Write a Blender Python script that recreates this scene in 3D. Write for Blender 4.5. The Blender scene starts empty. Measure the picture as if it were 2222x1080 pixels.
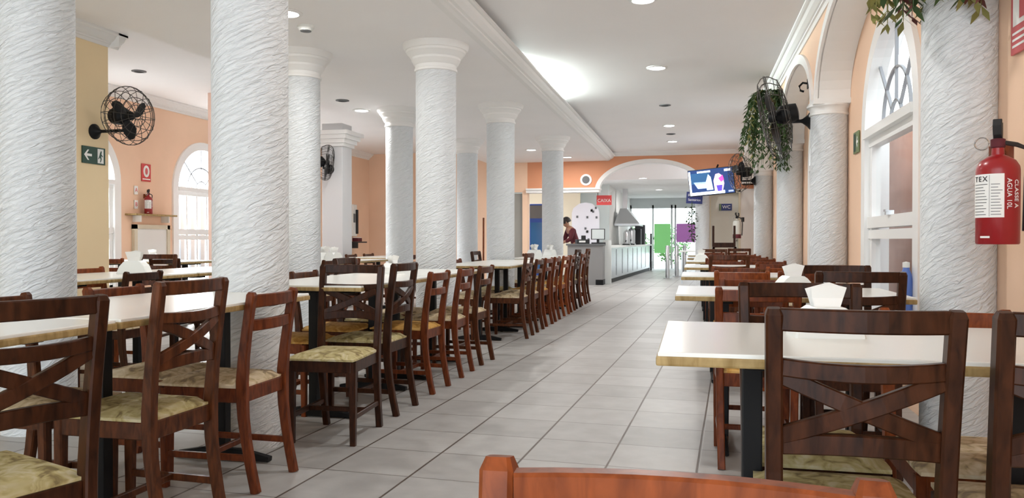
import bpy, bmesh, math, random
from mathutils import Vector, Matrix
random.seed(7)
C = bpy.context.scene.collection
PI = math.pi
R = math.radians
H_EYE, FOC, YAW, HOR = 1.02, 1700.0, R(13.0), 521.0

# ------------------------------------------------------------------ mesh helpers
class MB:
    def __init__(s): s.bm = bmesh.new()
    def face(s, pts):
        try: return s.bm.faces.new([s.bm.verts.new(p) for p in pts])
        except ValueError: return None
    def box(s, c, d, rz=0, m=None):
        M = Matrix.Translation(c) @ Matrix.Rotation(rz, 4, 'Z') @ Matrix.Diagonal((d[0], d[1], d[2], 1))
        if m is not None: M = m @ M
        bmesh.ops.create_cube(s.bm, size=1, matrix=M); return s
    def bx(s, x0, x1, y0, y1, z0, z1):
        return s.box(((x0+x1)/2, (y0+y1)/2, (z0+z1)/2), (abs(x1-x0), abs(y1-y0), abs(z1-z0)))
    def cbox(s, c, d, ch=.004, rz=0):
        """box with chamfered edges"""
        t = bmesh.new()
        bmesh.ops.create_cube(t, size=1, matrix=Matrix.Diagonal((d[0], d[1], d[2], 1)))
        bmesh.ops.bevel(t, geom=t.edges[:], offset=ch, segments=2, affect='EDGES', profile=.6)
        bmesh.ops.transform(t, verts=t.verts, matrix=Matrix.Translation(c) @ Matrix.Rotation(rz, 4, 'Z'))
        me = bpy.data.meshes.new('t'); t.to_mesh(me); t.free(); s.bm.from_mesh(me); bpy.data.meshes.remove(me); return s
    def loft(s, rings, caps=True, closed=True):
        vs = [[s.bm.verts.new(p) for p in r] for r in rings]
        n = len(vs[0])
        for a, b in zip(vs, vs[1:]):
            for i in range(n if closed else n-1):
                j = (i+1) % n
                try: s.bm.faces.new((a[i], a[j], b[j], b[i]))
                except ValueError: pass
        if caps and closed:
            for r in (vs[0][::-1], vs[-1]):
                try: s.bm.faces.new(r)
                except ValueError: pass
        return s
    def sweep(s, pts, secs, side):
        """loft a chamfered rectangle along pts; secs=(w,h) along side vec and the normal"""
        rings = []
        for i, p in enumerate(pts):
            p = Vector(p)
            a = Vector(pts[max(i-1, 0)]); b = Vector(pts[min(i+1, len(pts)-1)])
            t = (b-a).normalized(); sd = Vector(side); sd = (sd - t*sd.dot(t)).normalized(); n = t.cross(sd)
            w, h = secs[i] if isinstance(secs, list) else secs
            w /= 2; h /= 2; c = min(w, h)*.28
            rings.append([p + sd*u + n*v for u, v in ((-w+c, -h), (w-c, -h), (w, -h+c), (w, h-c), (w-c, h), (-w+c, h), (-w, h-c), (-w, -h+c))])
        return s.loft(rings)
    def tube(s, pts, r, n=8, closed=False):
        pts = [Vector(p) for p in pts]; rings = []
        ref = Vector((0, 0, 1))
        for i, p in enumerate(pts):
            if closed: a, b = pts[i-1], pts[(i+1) % len(pts)]
            else: a, b = pts[max(i-1, 0)], pts[min(i+1, len(pts)-1)]
            t = (b-a).normalized()
            u = t.cross(ref)
            if u.length < .05: u = t.cross(Vector((1, 0, 0)))
            u.normalize(); v = t.cross(u)
            rr = r[i] if isinstance(r, (list, tuple)) else r
            rings.append([p + (u*math.cos(2*PI*k/n) + v*math.sin(2*PI*k/n))*rr for k in range(n)])
        if closed: rings.append(rings[0]); return s.loft(rings, caps=False)
        return s.loft(rings)
    def lathe(s, prof, n=24, c=(0, 0, 0), m=None):
        rings = []
        for r, z in prof:
            ring = []
            for k in range(n):
                p = Vector((r*math.cos(2*PI*k/n), r*math.sin(2*PI*k/n), z))
                if m is not None: p = m @ p
                ring.append(p + Vector(c))
            rings.append(ring)
        return s.loft(rings)
    def sphere(s, c, r, sc=(1, 1, 1), n=12):
        bmesh.ops.create_uvsphere(s.bm, u_segments=n, v_segments=max(6, n*2//3), radius=r,
            matrix=Matrix.Translation(c) @ Matrix.Diagonal((sc[0], sc[1], sc[2], 1))); return s
    def build(s, name, mat, parent=None, smooth=False, loc=None, rot=None, **props):
        bmesh.ops.recalc_face_normals(s.bm, faces=s.bm.faces)
        me = bpy.data.meshes.new(name); s.bm.to_mesh(me); s.bm.free()
        if mat: me.materials.append(mat)
        if smooth:
            for p in me.polygons: p.use_smooth = True
            try: me.set_sharp_from_angle(angle=R(35))
            except Exception: pass
        o = bpy.data.objects.new(name, me); C.objects.link(o)
        if parent: o.parent = parent
        if loc: o.location = loc
        if rot: o.rotation_euler = rot
        for k, v in props.items(): o[k] = v
        return o

def thing(name, label, cat, loc=(0, 0, 0), rz=0, group=None):
    o = bpy.data.objects.new(name, None); C.objects.link(o); o.empty_display_size = .1
    o.location = loc; o.rotation_euler = (0, 0, rz)
    o['label'] = label; o['category'] = cat
    if group: o['group'] = group
    return o
def tag(o, label, cat, group=None):
    o['label'] = label; o['category'] = cat
    if group: o['group'] = group
    return o
def struct(o, label=None):
    o['kind'] = 'structure'
    if label: o['label'] = label
    return o
KIDS = {}
def copy_tree(o, parent=None):
    c = o.copy(); C.objects.link(c)
    if parent: c.parent = parent
    for ch in [k for k in bpy.data.objects if k.parent == o] if o.name not in KIDS else KIDS[o.name]:
        copy_tree(ch, c)
    return c
def kids(o):
    KIDS[o.name] = [k for k in bpy.data.objects if k.parent == o]
    for k in KIDS[o.name]: kids(k)

# ------------------------------------------------------------------ materials
def mat(name, col, rough=.5, metal=0, spec=.5, emit=None, es=0):
    m = bpy.data.materials.new(name); m.use_nodes = True
    b = m.node_tree.nodes['Principled BSDF']
    b.inputs['Base Color'].default_value = (*col, 1); b.inputs['Roughness'].default_value = rough
    b.inputs['Metallic'].default_value = metal; b.inputs['Specular IOR Level'].default_value = spec
    if emit:
        b.inputs['Emission Color'].default_value = (*emit, 1); b.inputs['Emission Strength'].default_value = es
    return m
def N(m, t, **kw):
    n = m.node_tree.nodes.new(t)
    for k, v in kw.items():
        if hasattr(n, k) and not k[0].isupper(): setattr(n, k, v)
        else: n.inputs[k.replace('_', ' ')].default_value = v
    return n
def L(m, a, b): m.node_tree.links.new(a, b)
def ramp(m, fac, stops):
    r = N(m, 'ShaderNodeValToRGB'); e = r.color_ramp.elements
    while len(e) < len(stops): e.new(.5)
    for x, (p, c) in zip(e, stops): x.position = p; x.color = (*c, 1)
    L(m, fac, r.inputs['Fac']); return r.outputs['Color']
def mapped(m, scale=(1, 1, 1), rot=(0, 0, 0), obj=False):
    tc = N(m, 'ShaderNodeTexCoord'); mp = N(m, 'ShaderNodeMapping')
    mp.inputs['Scale'].default_value = scale; mp.inputs['Rotation'].default_value = rot
    L(m, tc.outputs['Object'], mp.inputs['Vector']); return mp.outputs['Vector']
def bsdf(m): return m.node_tree.nodes['Principled BSDF']

def stucco(name, col, strength=.95, dist=.017):
    m = mat(name, col, .75, spec=.3)
    tc = N(m, 'ShaderNodeTexCoord'); sp = N(m, 'ShaderNodeSeparateXYZ'); L(m, tc.outputs['Object'], sp.inputs[0])
    at = N(m, 'ShaderNodeMath', operation='ARCTAN2'); L(m, sp.outputs[1], at.inputs[0]); L(m, sp.outputs[0], at.inputs[1])
    ml = N(m, 'ShaderNodeMath', operation='MULTIPLY'); L(m, at.outputs[0], ml.inputs[0]); ml.inputs[1].default_value = .17
    cb = N(m, 'ShaderNodeCombineXYZ'); L(m, ml.outputs[0], cb.inputs[0]); L(m, sp.outputs[2], cb.inputs[1])
    m0 = N(m, 'ShaderNodeMapping'); m0.inputs['Rotation'].default_value = (0, 0, R(-27)); L(m, cb.outputs[0], m0.inputs['Vector'])
    mp = N(m, 'ShaderNodeMapping'); mp.inputs['Scale'].default_value = (9, 40, 1); L(m, m0.outputs[0], mp.inputs['Vector'])
    n = N(m, 'ShaderNodeTexNoise', noise_dimensions='2D'); n.inputs['Scale'].default_value = 1.5; n.inputs['Detail'].default_value = 4; n.inputs['Distortion'].default_value = .8
    L(m, mp.outputs[0], n.inputs['Vector'])
    bp = N(m, 'ShaderNodeBump'); bp.inputs['Strength'].default_value = strength; bp.inputs['Distance'].default_value = dist
    L(m, n.outputs['Fac'], bp.inputs['Height']); L(m, bp.outputs['Normal'], bsdf(m).inputs['Normal'])
    c = ramp(m, n.outputs['Fac'], [(.3, tuple(x*.93 for x in col)), (.7, col)]); L(m, c, bsdf(m).inputs['Base Color'])
    return m
def plaster(name, col, var=.05, rough=.7):
    m = mat(name, col, rough, spec=.3)
    v = mapped(m, (1, 1, 1))
    n = N(m, 'ShaderNodeTexNoise'); n.inputs['Scale'].default_value = 1.3; n.inputs['Detail'].default_value = 4; L(m, v, n.inputs['Vector'])
    c = ramp(m, n.outputs['Fac'], [(.3, tuple(x*(1-var) for x in col)), (.7, tuple(min(1, x*(1+var*.4)) for x in col))]); L(m, c, bsdf(m).inputs['Base Color'])
    return m
def wood(name, dark, light, rough=.36):
    m = mat(name, light, rough, spec=.2)
    v = mapped(m, (9, 9, 2.2))
    n = N(m, 'ShaderNodeTexNoise'); n.inputs['Scale'].default_value = 5; n.inputs['Detail'].default_value = 6; n.inputs['Distortion'].default_value = .7
    L(m, v, n.inputs['Vector'])
    c = ramp(m, n.outputs['Fac'], [(.3, dark), (.68, light)]); L(m, c, bsdf(m).inputs['Base Color'])
    return m
def fabric(name, cols):
    m = mat(name, cols[0], .85, spec=.2)
    v = mapped(m, (1, 1, 1))
    n = N(m, 'ShaderNodeTexNoise'); n.inputs['Scale'].default_value = 17; n.inputs['Detail'].default_value = 3; n.inputs['Distortion'].default_value = 1.2
    L(m, v, n.inputs['Vector'])
    c = ramp(m, n.outputs['Fac'], [(.34, cols[2]), (.43, cols[1]), (.52, cols[0]), (.66, cols[3])]); L(m, c, bsdf(m).inputs['Base Color'])
    return m

M = {}
M['stucco'] = stucco('white_stucco', (.76, .79, .81))
M['white'] = plaster('white_plaster', (.84, .83, .81), .03)
M['ceiling'] = plaster('ceiling_paint', (.89, .875, .87), .02)
M['trimw'] = mat('white_trim', (.82, .815, .80), .5)
M['peach'] = plaster('peach_paint', (.87, .61, .44), .05)
M['peach_far'] = plaster('apricot_paint', (.70, .32, .18), .05)
M['yellow'] = plaster('ochre_paint', (.88, .70, .44), .05)
M['cream'] = plaster('cream_paint', (.72, .66, .52), .05)
M['pale'] = plaster('pale_panel', (.70, .76, .76), .04, .35)
M['lead'] = mat('grey_lead', (.30, .31, .33), .5)
M['winw'] = mat('white_lacquer', (.86, .86, .85), .35)
M['w_dark'] = wood('mahogany_wood', (.015, .0045, .0016), (.058, .0185, .007))
M['w_brown'] = wood('brown_wood', (.034, .0098, .0034), (.118, .036, .012))
M['w_red'] = wood('reddish_wood', (.065, .0145, .0045), (.185, .044, .0125))
M['w_orange'] = wood('orange_wood', (.12, .027, .007), (.27, .066, .017))
M['f_olive'] = fabric('olive_floral_fabric', ((.50, .43, .22), (.40, .33, .15), (.22, .17, .08), (.60, .54, .36)))
M['f_beige'] = fabric('beige_floral_fabric', ((.66, .54, .36), (.52, .41, .24), (.30, .23, .16), (.76, .66, .50)))
M['f_gold'] = fabric('golden_fabric', ((.58, .33, .09), (.50, .27, .07), (.40, .2, .05), (.66, .42, .15)))
M['laminate'] = mat('white_laminate', (.83, .84, .80), .22, spec=.5)
M['edge'] = wood('table_edge_wood', (.26, .17, .06), (.46, .33, .15), .4)
M['black'] = mat('black_metal', (.009, .009, .010), .5, spec=.2)
M['blackp'] = mat('black_plastic', (.015, .015, .017), .45)
M['wire'] = mat('dark_wire', (.05, .045, .04), .35, metal=.5)
M['plastic'] = mat('white_plastic', (.82, .84, .82), .4)
M['paper'] = mat('white_paper', (.88, .88, .86), .9, spec=.1)
M['steel'] = mat('brushed_steel', (.62, .64, .66), .25, metal=.9)
M['red'] = mat('red_enamel', (.31, .013, .017), .28, spec=.5)
M['redsign'] = mat('red_sign', (.62, .06, .06), .5)
M['pinksign'] = mat('faded_red_sign', (.62, .12, .13), .5)
M['green'] = mat('dark_green_sign', (.01, .055, .035), .5)
M['olivesign'] = mat('olive_green_sign', (.16, .22, .10), .5)
M['blue'] = mat('navy_blue', (.02, .03, .16), .45)
M['bluefr'] = mat('blue_cooler', (.02, .07, .34), .35)
M['grey'] = mat('grey_laminate', (.24, .235, .235), .4)
M['dgrey'] = mat('dark_grey', (.12, .125, .13), .5)
M['lamp'] = mat('lamp_glow', (1, 1, 1), .5, emit=(1, .98, .94), es=14)
M['cold'] = mat('tube_glow', (1, 1, 1), .5, emit=(.85, 1, .96), es=12)
M['leaf'] = mat('fern_leaf', (.035, .075, .018), .6)
M['leaf2'] = mat('olive_leaf', (.20, .19, .05), .6)
M['leafd'] = mat('dried_red_leaf', (.13, .035, .03), .6)
M['pot'] = mat('terracotta', (.3, .13, .07), .7)
M['brick'] = plaster('pinkish_render', (.42, .31, .29), .25, .9)
M['pave'] = plaster('outside_paving', (.5, .5, .48), .1)
M['hedge'] = plaster('hedge_green', (.10, .28, .06), .5)
M['skin'] = mat('skin', (.38, .20, .13), .5)
M['maroon'] = mat('maroon_cloth', (.10, .012, .02), .8)
M['hair'] = mat('dark_hair', (.012, .008, .007), .5)
M['jeans'] = mat('dark_trousers', (.02, .02, .03), .8)
M['bglass'] = mat('blue_plastic', (.12, .22, .62), .3)
M['greenpost'] = mat('green_poster', (.22, .52, .18), .5, emit=(.2, .6, .2), es=.35)  # this and the purple poster get a faint added glow, though no lamps
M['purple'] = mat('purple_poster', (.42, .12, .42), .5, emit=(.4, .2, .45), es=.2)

def glass():
    m = bpy.data.materials.new('window_glass'); m.use_nodes = True; nt = m.node_tree; nt.nodes.clear()
    o = nt.nodes.new('ShaderNodeOutputMaterial'); t = nt.nodes.new('ShaderNodeBsdfTransparent'); g = nt.nodes.new('ShaderNodeBsdfGlossy')
    t.inputs['Color'].default_value = (.96, .98, .98, 1); g.inputs['Roughness'].default_value = .05
    x = nt.nodes.new('ShaderNodeMixShader'); x.inputs[0].default_value = .06
    nt.links.new(t.outputs[0], x.inputs[1]); nt.links.new(g.outputs[0], x.inputs[2]); nt.links.new(x.outputs[0], o.inputs[0])
    return m
M['glass'] = glass()

def floor_mat():
    m = mat('floor_tiles', (.5, .48, .45), .28, spec=.4); nt = m.node_tree
    tc = N(m, 'ShaderNodeTexCoord'); sep = N(m, 'ShaderNodeSeparateXYZ'); L(m, tc.outputs['Object'], sep.inputs[0])
    a = R(2.74)
    def mth(op, x, y=None):
        n = N(m, 'ShaderNodeMath', operation=op)
        for i, q in enumerate((x, y)):
            if q is None: continue
            if isinstance(q, (int, float)): n.inputs[i].default_value = q
            else: L(m, q, n.inputs[i])
        return n.outputs[0]
    X, Y = sep.outputs[0], sep.outputs[1]
    u = mth('SUBTRACT', mth('MULTIPLY', X, math.cos(a)), mth('MULTIPLY', Y, math.sin(a)))
    v = mth('ADD', mth('MULTIPLY', X, math.sin(a)), mth('MULTIPLY', Y, math.cos(a)))
    us = mth('DIVIDE', mth('ADD', u, .547), .398); vs = mth('DIVIDE', mth('SUBTRACT', v, 4.70), .394)
    def line(t, w):
        d = mth('ABSOLUTE', mth('SUBTRACT', mth('FRACT', mth('ADD', t, .5)), .5))
        mr = N(m, 'ShaderNodeMapRange'); mr.inputs[1].default_value = w*.6; mr.inputs[2].default_value = w*1.5; mr.inputs[3].default_value = 1; mr.inputs[4].default_value = 0
        L(m, d, mr.inputs[0]); return mr.outputs[0]
    g1 = line(us, .012); g2 = mth('MULTIPLY', line(vs, .010), .62)
    g = mth('MAXIMUM', g1, g2)
    cv = N(m, 'ShaderNodeCombineXYZ'); L(m, mth('FLOOR', us), cv.inputs[0]); L(m, mth('FLOOR', vs), cv.inputs[1])
    wn = N(m, 'ShaderNodeTexWhiteNoise', noise_dimensions='2D'); L(m, cv.outputs[0], wn.inputs['Vector'])
    no = N(m, 'ShaderNodeTexNoise'); no.inputs['Scale'].default_value = 7; no.inputs['Detail'].default_value = 7; L(m, tc.outputs['Object'], no.inputs['Vector'])
    f = mth('ADD', mth('MULTIPLY', wn.outputs['Value'], .30), mth('MULTIPLY', no.outputs['Fac'], .8))
    col = ramp(m, f, [(.3, (.31, .30, .288)), (.75, (.445, .437, .425))])
    mx = N(m, 'ShaderNodeMix', data_type='RGBA'); L(m, g, mx.inputs[0]); L(m, col, mx.inputs[6]); mx.inputs[7].default_value = (.075, .05, .035, 1)
    L(m, mx.outputs[2], bsdf(m).inputs['Base Color'])
    rr = N(m, 'ShaderNodeMapRange'); rr.inputs[3].default_value = .30; rr.inputs[4].default_value = .5; L(m, no.outputs['Fac'], rr.inputs[0]); L(m, rr.outputs[0], bsdf(m).inputs['Roughness'])
    bp = N(m, 'ShaderNodeBump'); bp.inputs['Strength'].default_value = .25; bp.inputs['Distance'].default_value = .003; bp.invert = True
    L(m, g, bp.inputs['Height']); L(m, bp.outputs['Normal'], bsdf(m).inputs['Normal'])
    return m
M['floor'] = floor_mat()

# ------------------------------------------------------------------ setting
XL, XA, XR, YW = -7.6, 1.02, 1.28, 17.6          # left wall, arcade front, recessed right wall, arch wall
ZU, ZL, ZB = 2.98, 2.80, 2.55                      # upper ceiling, lower ceiling, back room
struct(MB().bx(XL-.3, 3.2, -3, 29.3, -.1, 0).build('floor', M['floor']), 'grey beige square floor tiles with dark grout lines')
struct(MB().bx(-8.6, 4.5, 29.3, 40, -.16, -.04).build('ground_outside', M['pave']))

# ceilings
struct(MB().bx(-2.12, XR+.3, -3, YW, ZU, ZU+.1).build('ceiling', M['ceiling']), 'white upper ceiling over the aisle')
struct(MB().bx(-4.6, -1.895, -3, YW, ZL, ZL+.10).build('ceiling_lower', M['ceiling']), 'white lower ceiling along the columns')
struct(MB().bx(XL-.2, -4.62, -3, YW, 3.08, 3.18).build('ceiling_left', M['ceiling']), 'white ceiling of the side room')
struct(MB().bx(-6.4, 1.6, 20.0, 29.3, ZB, ZB+.6).build('ceiling_back', M['ceiling']), 'white ceiling of the back room')
struct(MB().bx(-6.4, 1.6, YW+.2, 20.05, 2.92, 3.1).build('ceiling_arch', M['ceiling']))
m = MB()
m.bx(-4.64, -4.6, -3, YW, ZL, 3.1)
struct(m.build('trim_1', M['ceiling']))
def crown(name, x, y0, y1, z, side, mt='trimw', steps=((0, 0), (.13, 0), (.13, -.02), (.115, -.03), (.10, -.034), (.085, -.06), (.055, -.085), (.04, -.09), (.04, -.105), (.025, -.11), (.012, -.135), (0, -.135))):
    mb = MB()
    mb.loft([[(x+side*d, yy, z+dz) for d, dz in steps] for yy in (y0, y1)])
    return struct(mb.build(name, M[mt]))
# cornice on the edge of the lower ceiling, standing free of the upper ceiling (cove)
struct(MB().bx(-2.12, -2.08, -3, YW, ZL+.05, ZU+.05).build('trim_16', M['ceiling']))
crown('trim_2', -1.90, -3, YW, ZL+.122, 1, steps=((0, 0), (.21, 0), (.21, -.02), (.195, -.028), (.18, -.03), (.165, -.055), (.13, -.085), (.10, -.09), (.10, -.105), (.08, -.112), (.055, -.125), (0, -.125)))
crown('trim_3', XA, -3, YW, ZU, -1)

# wall builder: flat wall in (u,z) with arched or square holes, thickness along d
def wall(name, mp, u0, u1, z0, z1, th, holes, mt, reveal=None, n=20):
    f = MB(); rv = MB(); holes = sorted(holes)
    def q(m_, a): m_.face([mp(*p) for p in a])
    def rect(a, b, c, d):
        if b-a < 1e-5 or d-c < 1e-5: return
        for t in (0, th): q(f, [(a, c, t), (b, c, t), (b, d, t), (a, d, t)])
    cur = u0
    for (uc, hw, zb, zs, rise) in holes:
        a, b = uc-hw, uc+hw
        rect(cur, a, z0, z1); rect(a, b, z0, zb)
        if rise > 0: arc = [(uc-hw*math.cos(PI*i/n), zs+rise*math.sin(PI*i/n)) for i in range(n+1)]
        else: arc = [(a, zs), (b, zs)]
        for (p, z), (p2, z2) in zip(arc, arc[1:]):
            for t in (0, th): q(f, [(p, z, t), (p2, z2, t), (p2, z1, t), (p, z1, t)])
            q(rv, [(p, z, 0), (p, z, th), (p2, z2, th), (p2, z2, 0)])
        for uu in (a, b): q(rv, [(uu, zb, 0), (uu, zb, th), (uu, zs, th), (uu, zs, 0)])
        if zb > z0: q(rv, [(a, zb, 0), (b, zb, 0), (b, zb, th), (a, zb, th)])
        cur = b
    rect(cur, u1, z0, z1)
    q(f, [(u0, z0, 0), (u0, z1, 0), (u0, z1, th), (u0, z0, th)]); q(f, [(u1, z0, 0), (u1, z1, 0), (u1, z1, th), (u1, z0, th)])
    o = struct(f.build(name, M[mt]))
    if holes: struct(rv.build(name+'_reveal', M[reveal or mt], smooth=True))
    return o
mapX = lambda x, s: (lambda u, z, d: (x+s*d, u, z))          # wall along y at x
mapY = lambda y, s: (lambda u, z, d: (u, y+s*d, z))          # wall along x at y

PY = [0.25, 3.83, 7.17, 9.95, 13.6, 17.3]                     # right wall pilasters
PW = .155
BAYS = [(a+PW, b-PW) for a, b in zip(PY, PY[1:])]
WIN_R = [(5.655, .735), (8.55, .70), (11.8, .72), (15.4, .72)]
wins = [(c, hw, .30, 1.80, hw) for c, hw in WIN_R]
wall('wall_right', mapX(XR, 1), -3, YW, 0, 3.0, .16, wins, 'peach', 'winw')
# arcade spandrels in front of the window wall: arches between the pilasters
def arch_hole(a, b, zs, top): return ((a+b)/2, (b-a)/2, 0, zs, top-zs)
ar = [arch_hole(PY[1]+PW, PY[2]-PW, 2.21, 2.84), arch_hole(PY[2]+PW, PY[3]-PW, 2.21, 2.78), arch_hole(PY[3]+PW, PY[4]-PW, 2.21, 2.78), arch_hole(PY[4]+PW, PY[5]-PW, 2.21, 2.78)]
wall('wall_right_arcade', mapX(XA, 1), PY[1]-PW, YW, 2.21, 3.0, XR-XA-.002, [(c, hw, 2.21, zs, r) for c, hw, _, zs, r in ar], 'peach', 'white', 28)
for i, (c, hw, _, zs, r) in enumerate(ar):
    t = MB(); n = 28
    for k in range(n):
        rings = []
        for kk in (k, k+1):
            an = PI*kk/n; cs, sn = math.cos(an), math.sin(an)
            pi = (c-hw*cs, zs+r*sn); po = (c-(hw+.09)*cs, zs+(r+.09)*sn)
            rings.append([(XA-.022, *pi), (XA-.022, *po), (XA+.01, *po), (XA+.01, *pi)])
        t.loft(rings)
    struct(t.build('trim_%d' % (10+i), M['trimw']))
for i, y in enumerate(PY[1:-1]):
    root = bpy.data.objects.new('column_pilaster', None); C.objects.link(root); root.location = (1.145 if i == 0 else 1.135, y, 0); struct(root, 'round white combed-stucco column engaged with the window wall')
    r = .15
    MB().lathe([(r, 0), (r, 2.1)], 40).build('shaft', M['stucco'], root, smooth=True)
    MB().lathe([(r+.002, 2.08), (r+.012, 2.085), (r+.012, 2.10), (r+.004, 2.105), (r+.006, 2.13), (r+.02, 2.15), (r+.03, 2.155), (r+.03, 2.17)], 40).build('capital', M['trimw'], root, smooth=True)
    MB().bx(-.15, .145, -r-.02, r+.02, 2.165, 2.21).build('abacus', M['trimw'], root)
# arched windows
def ring_seg(mb, mp, uc, zc, r0, r1, d0, d1, a0=0, a1=PI, n=24):
    rings = []
    for k in range(n+1):
        a = a0+(a1-a0)*k/n; c, s_ = math.cos(a), math.sin(a)
        rings.append([mp(uc-r0*c, zc+r0*s_, d0), mp(uc-r1*c, zc+r1*s_, d0), mp(uc-r1*c, zc+r1*s_, d1), mp(uc-r0*c, zc+r0*s_, d1)])
    mb.loft(rings)
def pbox(mb, mp, u0, u1, z0, z1, d0, d1):
    mb.loft([[mp(u0, z, d) for z, d in ((z0, d0), (z1, d0), (z1, d1), (z0, d1))], [mp(u1, z, d) for z, d in ((z0, d0), (z1, d0), (z1, d1), (z0, d1))]])
def bar2(mb, mp, u0, z0, u1, z1, w, d0, d1):
    du, dz = u1-u0, z1-z0; l = math.hypot(du, dz); nu, nz = -dz/l*w/2, du/l*w/2
    mb.loft([[mp(u0+nu, z0+nz, d0), mp(u0-nu, z0-nz, d0), mp(u0-nu, z0-nz, d1), mp(u0+nu, z0+nz, d1)],
             [mp(u1+nu, z1+nz, d0), mp(u1-nu, z1-nz, d0), mp(u1-nu, z1-nz, d1), mp(u1+nu, z1+nz, d1)]])
wcount = [0]
def arched_window(mp, uc, hw, zb, zs, extra_bars=0, latch=True):
    wcount[0] += 1
    root = bpy.data.objects.new('window_%d' % wcount[0], None); C.objects.link(root); struct(root)
    f = MB(); w = .075
    ring_seg(f, mp, uc, zs, hw-w, hw+.045, -.03, .09); 
    pbox(f, mp, uc-hw-.045, uc-hw+w, zb, zs, -.03, .09); pbox(f, mp, uc+hw-w, uc+hw+.045, zb, zs, -.03, .09)
    pbox(f, mp, uc-hw-.06, uc+hw+.06, zb-.05, zb+.05, -.05, .09)
    pbox(f, mp, uc-hw+w, uc+hw-w, zs-.03, zs+.03, -.045, .09)
    f.build('window_frame', M['winw'], root)
    s = MB(); i0, i1 = uc-hw+w, uc+hw-w; zm = zb+(zs-zb)*.56
    pbox(s, mp, i0, i1, zs-.09, zs-.03, .0, .07); pbox(s, mp, i0, i1, zm-.03, zm+.05, -.01, .07); pbox(s, mp, i0, i1, zm-.11, zm-.045, .0, .08)
    pbox(s, mp, i0, i0+.06, zb+.05, zs-.05, .01, .07); pbox(s, mp, i1-.06, i1, zb+.05, zs-.05, .01, .07)
    pbox(s, mp, i0, i1, zb+.05, zb+.12, .01, .07)
    s.build('sash', M['winw'], root)
    g = MB(); rr = hw-w
    ring_seg(g, mp, uc, zs, rr*.55, rr*.55+.016, .025, .045); ring_seg(g, mp, uc, zs, rr*.22, rr*.22+.016, .025, .045)
    for a in (45, 90, 135):
        c, s_ = math.cos(R(a)), math.sin(R(a)); bar2(g, mp, uc+rr*.23*c, zs+rr*.23*s_, uc+rr*c, zs+rr*s_, .016, .025, .045)
    g.build('fanlight_bars', M['lead'], root); g = MB()
    for k in range(extra_bars):
        u = i0+(i1-i0)*(k+1)/(extra_bars+1); pbox(g, mp, u-.012, u+.012, zb+.1, zs-.05, .02, .05)
    if extra_bars: g.build('muntins', M['winw'], root)
    p = MB(); n = 20
    pts = [mp(i0, zb+.06, .04), mp(i1, zb+.06, .04), mp(i1, zs, .04)] + [mp(uc+(hw-w)*math.cos(PI*k/n), zs+(hw-w)*math.sin(PI*k/n), .04) for k in range(1, n)] + [mp(i0, zs, .04)]
    p.face(pts); p.build('pane', M['glass'], root)
    if latch:
        l = MB(); pbox(l, mp, uc-.02, uc+.02, zm+.05, zm+.08, -.03, .02); pbox(l, mp, uc-.05, uc+.01, zm+.07, zm+.085, -.04, -.02); l.build('latch', M['steel'], root)
    return root
for c, hw in WIN_R: arched_window(mapX(XR, 1), c, hw, .30, 1.80)
struct(MB().bx(1.9, 2.2, 3.6, 9.3, -.1, 2.05).build('wall_outside', M['brick']), 'pinkish rendered wall outside the window')

# left wall of the side room
LW = [(8.42, .72), (11.05, .72), (13.6, .72)]
wall('wall_left', mapX(XL, -1), -3, YW, 0, 3.15, .16, [(c, hw, .30, 1.80, hw) for c, hw in LW], 'peach', 'winw')
for c, hw in LW: arched_window(mapX(XL, -1), c, hw, .30, 1.80, extra_bars=4, latch=False)
crown('trim_4', XL, -3, YW, 3.08, 1)
m = MB()
for k in range(34): m.bx(XL-1.0, XL-.96, 6.5+k*.28, 6.5+k*.28+.2, -.05, 2.0)
struct(m.build('wall_outside_left', plaster('grey_fence', (.13, .135, .145), .15)), 'grey slatted fence outside the left windows')
# ochre partition with the fan
struct(MB().bx(-5.85, -5.7, -3, 6.74, 0, 3.08).build('wall_partition', M['yellow']), 'ochre partition wall with cornice')
crown('trim_5', -5.7, -3, 6.87, 3.08, 1)
m = MB(); m.loft([[(x, 6.74+d, 3.08+dz) for d, dz in ((0, 0), (.13, 0), (.13, -.02), (.10, -.034), (.055, -.085), (.04, -.105), (.012, -.135), (0, -.135))] for x in (-5.98, -5.57)])
struct(m.build('trim_6', M['trimw']))
m = MB(); m.bx(-5.7, -5.67, 6.15, 6.22, 0, 2.42); m.bx(-5.7, -5.67, 5.2, 6.22, 2.42, 2.49)
struct(m.build('door_1', mat('door_casing', (.33, .22, .15), .5)))
# piers in the side room
struct(MB().bx(-6.62, -6.12, 9.75, 10.1, 0, 3.08).build('column_pier', plaster('pink_paint', (.84, .60, .50), .03)))
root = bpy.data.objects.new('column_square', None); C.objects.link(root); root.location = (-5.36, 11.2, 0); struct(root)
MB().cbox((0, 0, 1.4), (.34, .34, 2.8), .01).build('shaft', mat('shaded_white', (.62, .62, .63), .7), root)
m = MB()
for e, z in ((.03, 2.45), (.06, 2.5), (.1, 2.56), (.14, 2.62)): m.box((0, 0, z+.03), (.34+2*e, .34+2*e, .06))
m.build('capital', M['trimw'], root)

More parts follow.
